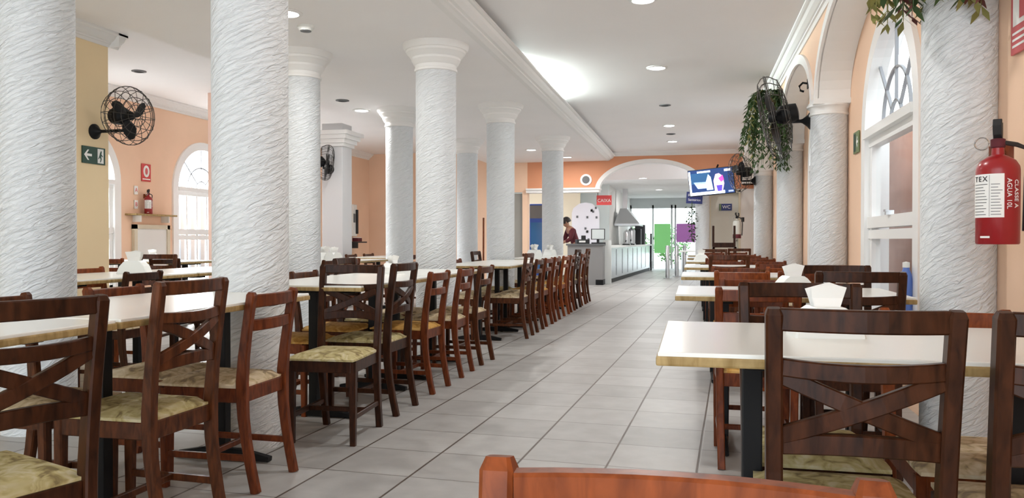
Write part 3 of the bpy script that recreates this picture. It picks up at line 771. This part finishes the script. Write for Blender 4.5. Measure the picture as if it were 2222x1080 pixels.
extinguisher('small grey-white fire extinguisher with maroon base on the farthest window pilaster', XA-.13, 16.9, 1.06, R(-60), .95, 'grey')
e = extinguisher('small red fire extinguisher on the far left wall above a narrow shelf', XL+.10, 9.64, 1.391, R(60), .62)
o = thing('wall_hook', 'small black iron hook on the peach arcade wall above the second window column', 'hook', (XA, 7.55, 2.44), 0)
MB().tube([(0, 0, 0), (-.05, 0, .01), (-.08, 0, -.02), (-.07, 0, -.06), (-.04, 0, -.07)], .01, 8).build('hook', M['black'], o); MB().cbox((-.006, 0, 0), (.012, .06, .09), .003).build('plate', M['black'], o)
# signs
def board(name, label, cat, w, h, loc, rot, mt, group=None, frame=None):
    o = thing(name, label, cat, loc, 0, group); o.rotation_euler = rot
    b = MB(); b.cbox((0, -.006, 0), (w, .01, h), .002); b.build('panel', M[mt], o)
    return o
def flat(o, pts, mt, name='symbol', y=-.0125):
    m_ = MB(); m_.face([(a, y, b) for a, b in pts]); return m_.build(name, M[mt], o)
s = board('wall_sign', 'faded red and white extinguisher sign high on the wall at the right edge', 'sign', .24, .34, (1.272, 3.46, 1.94), (0, 0, -PI/2), 'pinksign')
flat(s, [(-.095, -.06), (.095, -.06), (.095, .15), (-.095, .15)], 'paper', 'white_field')
flat(s, [(-.03, -.04), (.03, -.04), (.03, .08), (.012, .10), (.05, .125), (-.03, .125), (-.012, .10), (-.03, .08)], 'pinksign', y=-.0135)
for q in range(3): flat(s, [(-.10, -.085-.025*q), (.10, -.085-.025*q), (.10, -.095-.025*q), (-.10, -.095-.025*q)], 'paper', 'text_line')
s = board('exit_sign', 'dark green exit sign with white arrow on the ochre wall under the fan', 'sign', .30, .165, (-5.697, 6.53, 1.845), (0, 0, PI/2), 'green')
flat(s, [(-.13, 0), (-.085, .05), (-.065, .05), (-.095, .012), (-.03, .012), (-.03, -.012), (-.095, -.012), (-.065, -.05), (-.085, -.05)], 'paper', 'arrow')
flat(s, [(.045, -.07), (.125, -.07), (.125, .07), (.045, .07)], 'paper', 'pictogram_field')
flat(s, [(.075, .03), (.09, .055), (.10, .045), (.095, .02), (.115, .0), (.108, -.008), (.092, .004), (.098, -.03), (.085, -.06), (.075, -.058), (.083, -.03), (.072, -.012), (.06, -.03), (.05, -.03), (.068, .005)], 'green', 'running_figure', y=-.0135)
s = board('exit_sign', 'small olive green exit sign on the peach wall beside the nearest arched window', 'sign', .20, .17, (XR-.004, 6.72, 1.80), (0, 0, -PI/2), 'olivesign')
flat(s, [(-.085, -.07), (.0, -.07), (.0, .07), (-.085, .07)], 'green', 'pictogram_field')
flat(s, [(.02, .0), (.055, .045), (.07, .035), (.05, .01), (.09, .01), (.09, -.01), (.05, -.01), (.07, -.035), (.055, -.045)], 'paper', 'arrow')
s = board('wall_sign', 'small red and white fire sign on the far left wall above the extinguisher', 'sign', .19, .25, (XL+.004, 9.71, 1.98), (0, 0, PI/2), 'redsign')
flat(s, [(.065*math.cos(2*PI*k/16), .02+.085*math.sin(2*PI*k/16)) for k in range(16)], 'paper', 'white_disc')
flat(s, [(.03*math.cos(2*PI*k/12), .02+.05*math.sin(2*PI*k/12)) for k in range(12)], 'pinksign', 'symbol', y=-.0135)
flat(s, [(-.08, -.10), (.08, -.10), (.08, -.085), (-.08, -.085)], 'paper', 'text_line')
for q, (z, ch) in enumerate(((1.72, 'A'), (1.52, 'B'))):
    s = board('wall_sticker', 'small white letter %s sticker beside the far left extinguisher' % ch, 'sticker', .07, .12, (XL+.004, 9.50, z), (0, 0, PI/2), 'paper'); text(ch, s, (0, -.0125, 0), FR, .08, 'redsign')
s = board('hanging_sign', 'red hanging cash desk sign reading CAIXA', 'sign', .34, .22, (-1.97, YW+.25, 1.93), (0, 0, R(4)), 'redsign'); text('CAIXA', s, (0, -.0125, -.01), FR, .105, 'paper', sx=.95)
MB().tube([(-.14, 0, .1), (-.14, 0, .25)], .008, 6).build('hanger', M['black'], s)
s = board('hanging_sign', 'navy blue hanging sign with two white lines, below the television', 'sign', .34, .25, (.03, YW-.30, 1.93), (0, R(3), R(3)), 'blue')
text('Banheiros', s, (0, -.0125, .055), FR, .068, 'paper'); text('Sanitários', s, (.0, -.0125, -.045), FR, .068, 'paper')
MB().tube([(.0, 0, .12), (.0, 0, .3)], .008, 6).build('hanger', M['black'], s)
s = board('door_sign', 'small blue sign with green edge on the beige door', 'sign', .27, .15, (.69, YW+.094, 1.74), (0, 0, 0), 'blue')
flat(s, [(-.13, -.07), (-.09, -.07), (-.09, .07), (-.13, .07)], 'olivesign', 'green_edge'); text('WC', s, (.02, -.0125, 0), FR, .10, 'paper')

# shelf and hatch on left wall
o = thing('wall_shelf', 'narrow wooden shelf under the far left extinguisher', 'shelf', (XL, 9.75, 1.365), 0)
MB().cbox((.09, -.02, .012), (.18, .88, .024), .004).build('board', M['edge'], o)
for y in (-.3, .3): MB().bx(.0, .13, y-.01, y+.01, -.09, 0).build('bracket', M['trimw'], o)
o = thing('wall_hatch', 'white panelled hatch with pale frame on the far left wall', 'hatch', (XL, 9.80, 0), 0)
m = MB(); m.bx(0, .05, -.38, -.32, .45, 1.24); m.bx(0, .05, .32, .38, .45, 1.24); m.bx(0, .05, -.38, .38, 1.18, 1.24); m.build('frame', M['cream'], o)
MB().bx(0, .03, -.32, .32, .45, 1.18).build('panel', M['plastic'], o)

# ------------------------------------------------------------------ ceiling lights
def downlight(x, y, z, label, lit=True, r=.085, power=18):
    if not lit: r = .05
    o = thing('downlight', label, 'ceiling light', (x, y, z), 0, 'round ceiling lights')
    MB().lathe([(r+.035, -.001), (r+.035, -.008), (r+.006, -.014), (r, -.004), (r, .0)], 28).build('trim_ring', M['trimw' if lit else 'dgrey'], o, smooth=True)
    MB().lathe([(0.001, -.005), (r, -.005), (r, -.0035), (.001, -.0035)], 28).build('diffuser', M['lamp' if lit else 'black'], o)
    if lit:
        la = bpy.data.lights.new('lamp', 'AREA'); la.shape = 'DISK'; la.size = r*2; la.energy = power; la.color = (1, .985, .96)
        lo = bpy.data.objects.new('lamp', la); C.objects.link(lo); lo.parent = o; lo.location = (0, 0, -.02)
for i, (y, lit) in enumerate(((3.9, 1), (6.47, 1), (9.05, 1), (11.6, 0), (13.65, 1), (14.75, 0), (15.85, 1))):  # nearest one is out of view, added to the row for its light
    downlight(-.40, y, ZU, '%s ceiling downlight over the aisle, %s from the viewer' % ('lit' if lit else 'dark unlit', ORD[i]), bool(lit))
for x, y, z, lit, lab in ((-3.10, 5.6, ZL, 1, 'lit ceiling downlight beside the first column'), (-4.42, 10.0, ZL, 1, 'lit ceiling downlight right of the second inner column'), (-3.1, 15.1, ZL, 1, 'bright ceiling downlight between third and fourth columns'),
                     (-2.62, 16.6, ZL, 1, 'lit ceiling downlight close to the end wall'), (-6.58, 8.3, 3.08, 0, 'dark unlit downlight in the side-room ceiling'), (-4.35, 9.25, ZL, 0, 'dark unlit downlight right of the second inner column')):
    downlight(x, y, z, lab, bool(lit))
for x, y in ((-1.2, 19.5), (-1.0, 24.0), (-4.2, 18.9)): downlight(x, y, ZB, 'lit downlight in the back-room ceiling, seen through the %s' % ('service opening' if x < -3 else ('arch, nearer one' if y < 22 else 'arch, farther one')), True, power=24)
o = thing('smoke_detector', 'white round detector on the ceiling beside the lit downlight', 'detector', (-3.14, 5.98, ZL), 0)
MB().lathe([(.07, 0), (.07, -.02), (.05, -.04), (.001, -.045)], 24).build('body', M['plastic'], o, smooth=True); MB().lathe([(.045, -.041), (.045, -.046), (.001, -.05)], 16).build('cap', M['dgrey'], o)
o = thing('wall_speaker', 'round white speaker with dark centre above the service opening', 'speaker', (-2.35, YW, 2.38), 0); o.rotation_euler = (PI/2, 0, 0)
MB().lathe([(.13, 0), (.13, .02), (.08, .03)], 24).build('rim', M['plastic'], o, smooth=True); MB().lathe([(.085, .028), (.085, .034), (.001, .036)], 24).build('grille', M['dgrey'], o)
# cove tube hidden behind the cornice
o = thing('cove_tube', 'bright fluorescent tube in the cove above the long cornice', 'ceiling light', (-1.98, 9.5, 2.945), 0)
MB().tube([(0, -.9, 0), (0, .9, 0)], .016, 10).build('tube', M['cold'], o, smooth=True)
la = bpy.data.lights.new('lamp', 'AREA'); la.shape = 'RECTANGLE'; la.size = .05; la.size_y = 2.0; la.energy = 100; la.color = (.88, 1, .97)
lo = bpy.data.objects.new('lamp', la); C.objects.link(lo); lo.parent = o; lo.location = (.02, 0, 0); lo.rotation_euler = (0, R(-112), 0)

# ------------------------------------------------------------------ television
o = thing('television', 'flat television showing a bright sports programme, hung before the end wall', 'television', (.36, 16.5, 2.21), R(12)); o.rotation_euler = (R(8), R(-4), R(-14))
MB().cbox((0, .03, 0), (.93, .05, .55), .006).build('case', M['blackp'], o)
sc_ = MB().bx(-.45, .45, 0, .004, -.255, .262).build('screen', mat('screen_navy', (.01, .015, .05), .2, emit=(.02, .05, .16), es=1.2), o)
def scr(pts, col, e, y=-.002):
    m_ = MB(); m_.face([(a, y, b) for a, b in pts]); m_.build('picture', mat('screen_'+str(len(bpy.data.materials)), col, .3, emit=col, es=e), sc_)
R4 = lambda a, b, c, d: [(a, c), (b, c), (b, d), (a, d)]
scr(R4(-.44, .26, -.25, -.19), (.75, .82, .95), 1.6); scr(R4(-.45, -.41, -.25, .24), (.7, .8, 1), 1.5)
scr(R4(-.40, -.02, -.02, .2), (.02, .07, .16), 1.0); scr([(-.36, .02), (-.1, .01), (-.06, -.12), (-.28, -.12)], (.35, .5, .85), 1.2)
scr([(-.10, -.16), (-.11, .0), (-.05, .16), (0, .1), (.03, -.16)], (.55, .72, .9), 1.3, -.003); scr(R4(-.27, .0, .20, .235), (.85, .85, .9), 1.6); scr(R4(.28, .42, .19, .235), (.9, .85, .85), 1.6)
scr([(.06, -.2), (.05, .02), (.1, .15), (.17, .16), (.24, .1), (.26, -.05), (.22, -.2)], (.75, .45, .72), 1.3, -.003); scr([(.15, .06), (.24, .12), (.26, .02), (.2, -.02)], (.8, .06, .3), 1.3, -.004); scr([(.1, -.08), (.22, -.08), (.2, -.2), (.12, -.2)], (.08, .05, .4), 1.2, -.004)
scr(R4(.33, .43, -.235, -.20), (.3, .35, .5), 1.0)
MB().tube([(0, .06, 0), (0, .3, .1), (0, .8, .3)], .02, 8).build('bracket', M['black'], o)

# ------------------------------------------------------------------ counters and the back room
o = thing('cash_counter', 'grey cash desk counter with white top below the CAIXA sign', 'counter', (-2.36, 17.85, 0), 0)
MB().bx(-.45, .36, 0, .40, 0, .90).build('body', M['grey'], o); MB().bx(-.48, .38, -.04, .42, .90, .94).build('counter_top', M['dgrey'], o)
MB().bx(.2, .37, -.01, .40, 0, .12).build('plinth', M['black'], o)
o = thing('buffet_counter', 'long stainless steel buffet counter with white top and black plinth', 'counter', (-1.90, 18.35, 0), R(-3.4))
MB().bx(-.55, -.02, .05, 8.6, .1, .84).build('body', M['steel'], o); MB().bx(-.6, .05, .0, 8.65, .84, .885).build('counter_top', M['plastic'], o); MB().bx(-.5, -.03, .05, 8.6, 0, .1).build('plinth', M['black'], o)
for k in range(8):
    MB().bx(-.025, .0, .12+k*1.0, .98+k*1.0, .16, .80).build('door', M['steel'], o)
MB().bx(-.14, .05, -.06, -.01, 0, 1.02).build('end_panel', M['plastic'], o)
MB().bx(-.03, .02, 8.66, 8.78, 0, 1.25).build('end_post', M['black'], o)
o = thing('cash_register', 'dark computer monitor and keyboard on the cash desk', 'cash register', (-2.14, 18.12, .94), R(10))
MB().cbox((0, 0, .22), (.32, .04, .25), .006).build('monitor', M['blackp'], o); MB().bx(-.14, .14, -.024, -.021, .11, .33).build('screen', M['pale'], o); MB().bx(-.03, .03, 0, .03, 0, .12).build('stand', M['blackp'], o); MB().bx(-.16, .16, -.2, -.08, 0, .03).build('keyboard', M['blackp'], o)
o = thing('card_terminal', 'black till machine on the cash desk beside the person', 'till', (-2.50, 18.08, .94), R(20))
MB().cbox((0, 0, .05), (.30, .22, .1), .01).build('body', M['blackp'], o); MB().cbox((.04, .06, .14), (.1, .06, .1), .01).build('display', M['blackp'], o); MB().bx(-.1, .05, -.115, -.105, .03, .07).build('paper_roll', M['paper'], o)
o = thing('exhaust_hood', 'stainless steel exhaust hood with tall duct above the buffet', 'hood', (-1.92, 23.6, 0), 0)
MB().bx(-.12, .02, -.1, .1, 1.95, ZB).build('duct', M['steel'], o)
m = MB(); m.loft([[(-.16, -.5, 1.95), (.03, -.5, 1.95), (.03, .5, 1.95), (-.16, .5, 1.95)], [(-.30, -.8, 1.5), (.42, -.8, 1.5), (.42, .8, 1.5), (-.30, .8, 1.5)], [(-.30, -.8, 1.44), (.42, -.8, 1.44), (.42, .8, 1.44), (-.30, .8, 1.44)]]); m.build('canopy', M['steel'], o)
for k, (dx, dy, h, w, mt, lab, nm, cat) in enumerate(((-1.82, 22.3, .42, .26, 'steel', 'steel coffee urn on the buffet, nearest of the machines', 'coffee_urn', 'urn'), (-1.75, 23.2, .5, .28, 'steel', 'steel drinks dispenser on the buffet, second of the machines', 'drink_dispenser', 'dispenser'),
                     (-1.68, 24.1, .48, .3, 'blackp', 'black coffee machine on the buffet, third of the machines', 'coffee_machine', 'coffee machine'), (-1.62, 25.0, .62, .3, 'blackp', 'tall black dispenser at the far end of the buffet', 'juice_dispenser', 'dispenser'))):
    o = thing(nm, lab, cat, (dx, dy, .885), R(-3), 'machines on the buffet')
    if mt == 'steel': MB().lathe([(w*.42, 0), (w*.42, .04), (w*.36, .05), (w*.38, h*.8), (w*.3, h*.92), (.02, h), (.02, h+.03)], 20).build('body', M['steel'], o, smooth=True)
    else: MB().cbox((0, 0, h/2), (w, .34, h), .02).build('body', M['blackp'], o)
    MB().tube([(0, -.1, h*.3), (0, -.2, h*.3), (0, -.21, h*.2)], .012, 6).build('spout', M['black'], o)
    MB().bx(-.1, .1, -.19, -.1, 0, .03).build('drip_tray', M['black'], o)
o = thing('decorated_board', 'white rounded notice board with small dark decorations behind the cash desk', 'notice board', (-2.85, 20.86, 0), 0)
m = MB(); m.loft([[(-.32, d, .5), (.42, d, .5), (.42, d, 1.75)]+[(.05+.37*math.cos(a), d, 1.75+.28*math.sin(a)) for a in (PI*.15, PI*.35, PI*.5, PI*.65, PI*.85)]+[(-.32, d, 1.75)] for d in (0, .03)]); m.build('board', mat('lilac_white', (.72, .72, .78), .5), o)
for k in range(14): MB().cbox((random.uniform(-.25, .35), -.006, random.uniform(.8, 1.9)), (.05, .01, .06), .002).build('decoration', M['dgrey'], o)
o = thing('drinks_cooler', 'tall blue drinks cooler seen through the service opening', 'fridge', (-3.62, 18.9, 0), 0)
MB().cbox((0, 0, .95), (.5, .5, 1.9), .02).build('body', M['bluefr'], o); MB().bx(-.22, .22, -.262, -.25, .25, 1.45).build('door', mat('cooler_glass', (.03, .12, .3), .15), o); MB().bx(-.24, .24, -.262, -.25, 1.55, 1.86).build('header', M['dgrey'], o)
for k, x in enumerate((-.66, -.44, -.24)):
    o = thing('turnstile_post', 'stainless barrier post in the aisle before the entrance, %s of three' % ORD[k], 'barrier post', (x, 21.4+k*1.2, 0), 0, 'steel barrier posts')
    MB().lathe([(.055, 0), (.055, .86), (.045, .875), (.001, .88)], 16).build('post', M['steel'], o, smooth=True); MB().lathe([(.12, 0), (.12, .015), (.06, .02)], 16).build('base', M['steel'], o)
    MB().tube([(0, -.02, .62), (.12, -.2, .58)], .012, 6).build('arm', M['steel'], o)
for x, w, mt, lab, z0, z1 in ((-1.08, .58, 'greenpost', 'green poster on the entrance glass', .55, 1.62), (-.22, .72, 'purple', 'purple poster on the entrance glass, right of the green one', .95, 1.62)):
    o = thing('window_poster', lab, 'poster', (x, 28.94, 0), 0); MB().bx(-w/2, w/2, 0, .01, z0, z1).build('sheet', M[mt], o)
o = thing('service_table', 'small white-topped stand just inside the arch on the right', 'table', (-.05, 18.9, 0), 0)
MB().cbox((0, 0, .76), (.5, .5, .03), .005).build('tabletop', M['laminate'], o)
for a in (-.2, .2):
    for b in (-.2, .2): MB().bx(a-.015, a+.015, b-.015, b+.015, 0, .75).build('leg', M['steel'], o)
o = thing('potted_plant', 'dark leafy plant hanging beside the column under the blue sign', 'plant', (-.02, YW-.35, 1.75), 0)
f = MB()
for k in range(120):
    t = random.random(); b = Vector((random.gauss(0, .05), random.gauss(0, .05), -t*.75)); d = Vector((random.uniform(-1, 1), random.uniform(-1, 1), random.uniform(-.8, .3))).normalized()*.08; n_ = d.cross(Vector((0, .3, 1))).normalized()*.022
    f.face([b, b+d*.5+n_, b+d, b+d*.5-n_])
f.build('foliage', M['leaf'], o); MB().tube([(0, 0, .1), (0, 0, -.75)], .008, 5).build('stem', M['leaf'], o)
# high chair by the door
o = thing('high_chair', 'dark wooden child high chair with tall posts in front of beige door', 'high chair', (.56, 14.9, 0), 0)
for s_ in (-1, 1):
    MB().cbox((s_*.19, .17, .645), (.04, .04, 1.29), .005).build('leg', M['w_dark'], o); MB().cbox((s_*.19, -.17, .45), (.04, .04, .9), .005).build('leg', M['w_dark'], o)
    MB().cbox((s_*.19, 0, .88), (.04, .38, .04), .005).build('armrest', M['w_dark'], o)
MB().cbox((0, .17, .93), (.36, .025, .09), .005).build('back_rail', M['w_dark'], o); MB().cbox((0, 0, .56), (.36, .34, .03), .005).build('seat', M['w_dark'], o); MB().cbox((0, -.15, .2), (.36, .03, .05), .005).build('footrest', M['w_dark'], o)
# broom leaning in front of the end wall
o = thing('broom', 'reddish wooden broom leaning near the third column', 'broom', (-4.37, 16.2, 0), 0)
MB().tube([(0, 0, .14), (.0, .02, 1.5)], .02, 8).build('handle', M['w_red'], o); MB().bx(-.16, .16, -.03, .03, .1, .16).build('head', M['w_red'], o); MB().bx(-.16, .16, -.025, .025, .0, .1).build('bristles', M['blackp'], o)
# wall telephone and ledge on far left end wall
o = thing('wall_phone', 'grey and black wall telephone on the far left wall by the corner', 'telephone', (XL, 16.55, 1.02), PI/2)
MB().cbox((0, -.06, .45), (.22, .12, .72), .01).build('body', M['plastic'], o); MB().cbox((.06, -.14, .42), (.06, .05, .55), .01).build('handset', M['blackp'], o); MB().cbox((-.05, -.125, .5), (.08, .02, .2), .004).build('keypad', M['dgrey'], o)
o = thing('wall_ledge', 'dark wall ledge holding a small box under the telephone', 'shelf', (XL, 16.6, .96), PI/2)
MB().cbox((0, -.14, .015), (.5, .28, .03), .004).build('board', M['blackp'], o); MB().bx(-.2, -.17, -.25, 0, -.12, 0).build('bracket', M['blackp'], o)
o = thing('small_box', 'small dark box on the wall ledge', 'box', (XL+.15, 16.6, .991), PI/2)
MB().cbox((0, 0, .04), (.22, .14, .08), .01).build('body', M['maroon'], o); MB().cbox((0, 0, .088), (.2, .12, .014), .003).build('lid', M['paper'], o)
# blue water bottle on the window sill
o = thing('plastic_bottle', 'blue plastic bottle with white base on the nearest arched window sill', 'bottle', (XR-.06, 5.0, .36), 0)
MB().lathe([(.034, .16), (.036, .18), (.036, .42), (.03, .46), (.018, .49), (.018, .5)], 20).build('body', M['bglass'], o, smooth=True); MB().lathe([(.03, 0), (.034, .02), (.034, .16)], 20).build('base', M['plastic'], o); MB().lathe([(.02, .5), (.02, .53), (.001, .535)], 16).build('cap', M['plastic'], o)
# outside planting beyond the entrance
for k, (x, lab) in enumerate(((-2.6, 'green clipped bush outside the entrance, left one'), (-.9, 'green clipped bush outside the entrance, middle one'), (1.0, 'green clipped bush outside the entrance, right one'))):
    o = thing('outside_bush', lab, 'bush', (x, 34.5, -.04), 0, 'bushes outside the entrance'); f = MB()
    for q in range(700):
        d = Vector((random.gauss(0, 1), random.gauss(0, 1), random.gauss(0, 1))).normalized()*random.uniform(.75, 1); b = Vector((d.x*.8, d.y*.6, .85+d.z*.8)); e1 = Vector((random.uniform(-1, 1), random.uniform(-1, 1), random.uniform(-1, 1)))*.1; e2 = e1.cross(d).normalized()*.06
        f.face([b, b+e1*.5+e2, b+e1, b+e1*.5-e2])
    f.build('foliage', M['hedge'], o); MB().tube([(0, 0, 0), (0, 0, .8)], .05, 8).build('trunk', M['w_brown'], o)

# ------------------------------------------------------------------ person behind the cash desk
def person():
    o = thing('person', 'person in a maroon shirt with short dark hair leaning over the cash desk', 'person', (-2.76, 18.82, 0), R(-62))
    o.scale = (.95, .95, .95)
    # local: facing -y
    def skin(name, verts, edges, rad, mt, sub=2):
        me = bpy.data.meshes.new(name); me.from_pydata(verts, edges, []); ob = bpy.data.objects.new(name, me); C.objects.link(ob); ob.parent = o
        sk = ob.modifiers.new('s', 'SKIN'); sb = ob.modifiers.new('b', 'SUBSURF'); sb.levels = sub; sb.render_levels = sub; sk.use_smooth_shade = True
        for i, r in enumerate(rad): me.skin_vertices[0].data[i].radius = r if isinstance(r, tuple) else (r, r)
        me.skin_vertices[0].data[0].use_root = True
        me.materials.append(M[mt]); return ob
    V = [(0, 0, .92), (0, -.03, 1.08), (0, -.10, 1.24), (0, -.17, 1.36), (0, -.22, 1.42), (0, -.27, 1.50), (0, -.30, 1.56),
         (.17, -.15, 1.33), (.23, -.22, 1.10), (.17, -.44, 1.00), (.14, -.53, .985), (-.17, -.15, 1.33), (-.23, -.22, 1.10), (-.17, -.44, 1.00), (-.14, -.53, .985),
         (.09, .0, .84), (.10, -.02, .48), (.10, .03, .08), (.11, -.10, .04), (-.09, .0, .84), (-.10, .0, .48), (-.10, .04, .08), (-.11, -.09, .04)]
    E = [(0, 1), (1, 2), (2, 3), (3, 4), (4, 5), (5, 6), (3, 7), (7, 8), (8, 9), (9, 10), (3, 11), (11, 12), (12, 13), (13, 14), (0, 15), (15, 16), (16, 17), (17, 18), (0, 19), (19, 20), (20, 21), (21, 22)]
    rad = [(.15, .11), (.13, .095), (.15, .10), (.12, .08), (.052, .055), (.085, .095), (.07, .085), .06, .045, .035, .028, .06, .045, .035, .028, .085, .06, .042, .04, .085, .06, .042, .04]
    body = skin('body', V, E, rad, 'skin')
    for sgn in (-1, 1):
        for q, (dx, l, dr) in enumerate(((-.024, .062, 0), (-.008, .072, 0), (.008, .068, 0), (.024, .054, 0), (-.034*sgn*sgn, .04, 1))):
            f_ = MB(); bx_ = sgn*.14+dx
            if dr: f_.tube([(sgn*.14-sgn*.022, -.53, .985), (sgn*.14-sgn*.04, -.56, .98), (sgn*.14-sgn*.042, -.585, .968)], [.011, .010, .007], 7)
            else: f_.tube([(bx_, -.545, .985), (bx_, -.545-l*.5, .982), (bx_, -.545-l, .958)], [.010, .009, .007], 7)
            f_.build('finger', M['skin'], o, smooth=True)
    S = [(v[0], v[1], v[2]) for v in V[:4]]+[V[7], V[8], (.19, -.36, 1.03), V[11], V[12], (-.19, -.36, 1.03)]
    skin('shirt', S, [(0, 1), (1, 2), (2, 3), (3, 4), (4, 5), (5, 6), (3, 7), (7, 8), (8, 9)], [(.165, .125), (.145, .11), (.165, .115), (.13, .09), .075, .058, .05, .075, .058, .05], 'maroon')
    skin('trousers', [V[0], V[15], V[16], (.10, .03, .1), V[19], V[20], (-.10, .04, .1)], [(0, 1), (1, 2), (2, 3), (0, 4), (4, 5), (5, 6)], [(.16, .12), .10, .075, .06, .10, .075, .06], 'jeans')
    h = MB(); T = Matrix.Translation((0, -.262, 1.535)) @ Matrix.Rotation(R(22), 4, 'X'); rings = []
    for k in range(8):
        t = k/7; z = -.02+.15*t; r_ = .105*math.sqrt(max(.02, 1-((z-.0)/.135)**2)); rings.append([T @ Vector((r_*math.cos(a)*.95, r_*math.sin(a)*1.12+.018, z)) for a in [2*PI*j/18 for j in range(18)]])
    h.loft(rings); h.build('hair', M['hair'], o, smooth=True)
    f = MB(); Tf = Matrix.Translation((0, -.30, 1.52)) @ Matrix.Rotation(R(22), 4, 'X')
    f.lathe([(.018, -.03), (.014, 0), (.006, .03)], 8, m=Tf @ Matrix.Translation((0, -.075, -.01)) @ Matrix.Rotation(R(8), 4, 'X')); f.build('nose', M['skin'], o, smooth=True)
    for s_ in (-1, 1):
        MB().sphere(Tf @ Vector((s_*.032, -.078, .02)), .011).build('eye', M['hair'], o, smooth=True); MB().sphere(Tf @ Vector((s_*.085, .02, .0)), .026, (.4, .8, 1.1)).build('ear', M['skin'], o, smooth=True)
    m_ = MB(); m_.tube([Tf @ Vector((x, -.074+abs(x)*.3, -.052)) for x in (-.025, 0, .025)], .006, 6); m_.build('mouth', M['maroon'], o)
person()

# ------------------------------------------------------------------ light and camera
w = bpy.data.worlds.new('world'); bpy.context.scene.world = w; w.use_nodes = True
bg = w.node_tree.nodes['Background']; bg.inputs[0].default_value = (.86, .94, 1, 1); bg.inputs[1].default_value = 3.4
def area(name, loc, rot, sx, sy, e, col=(1, 1, 1)):
    la = bpy.data.lights.new(name, 'AREA'); la.shape = 'RECTANGLE'; la.size = sx; la.size_y = sy; la.energy = e; la.color = col
    o = bpy.data.objects.new(name, la); C.objects.link(o); o.location = loc; o.rotation_euler = rot; return o
for c_, hw_ in LW: area('daylight_fill', (XL-1.5, c_, 3.4), (0, R(-52), 0), 2.4, 2.0, 800, (.97, .98, 1))  # added area lamps, out of view above the left windows, brightening the side room
cam = bpy.data.cameras.new('camera'); co = bpy.data.objects.new('camera', cam); C.objects.link(co)
cam.sensor_width = 36; cam.lens = 36*FOC/2222; cam.clip_start = .02; cam.clip_end = 200
co.location = (0, 0, H_EYE); co.rotation_euler = (PI/2-math.atan((540-HOR)/FOC), 0, YAW)
sc = bpy.context.scene; sc.camera = co
sc.view_settings.view_transform = 'Standard'; sc.view_settings.look = 'None'; sc.view_settings.exposure = 0.4
sc.cycles.max_bounces = 10; sc.cycles.diffuse_bounces = 6; sc.cycles.transparent_max_bounces = 16
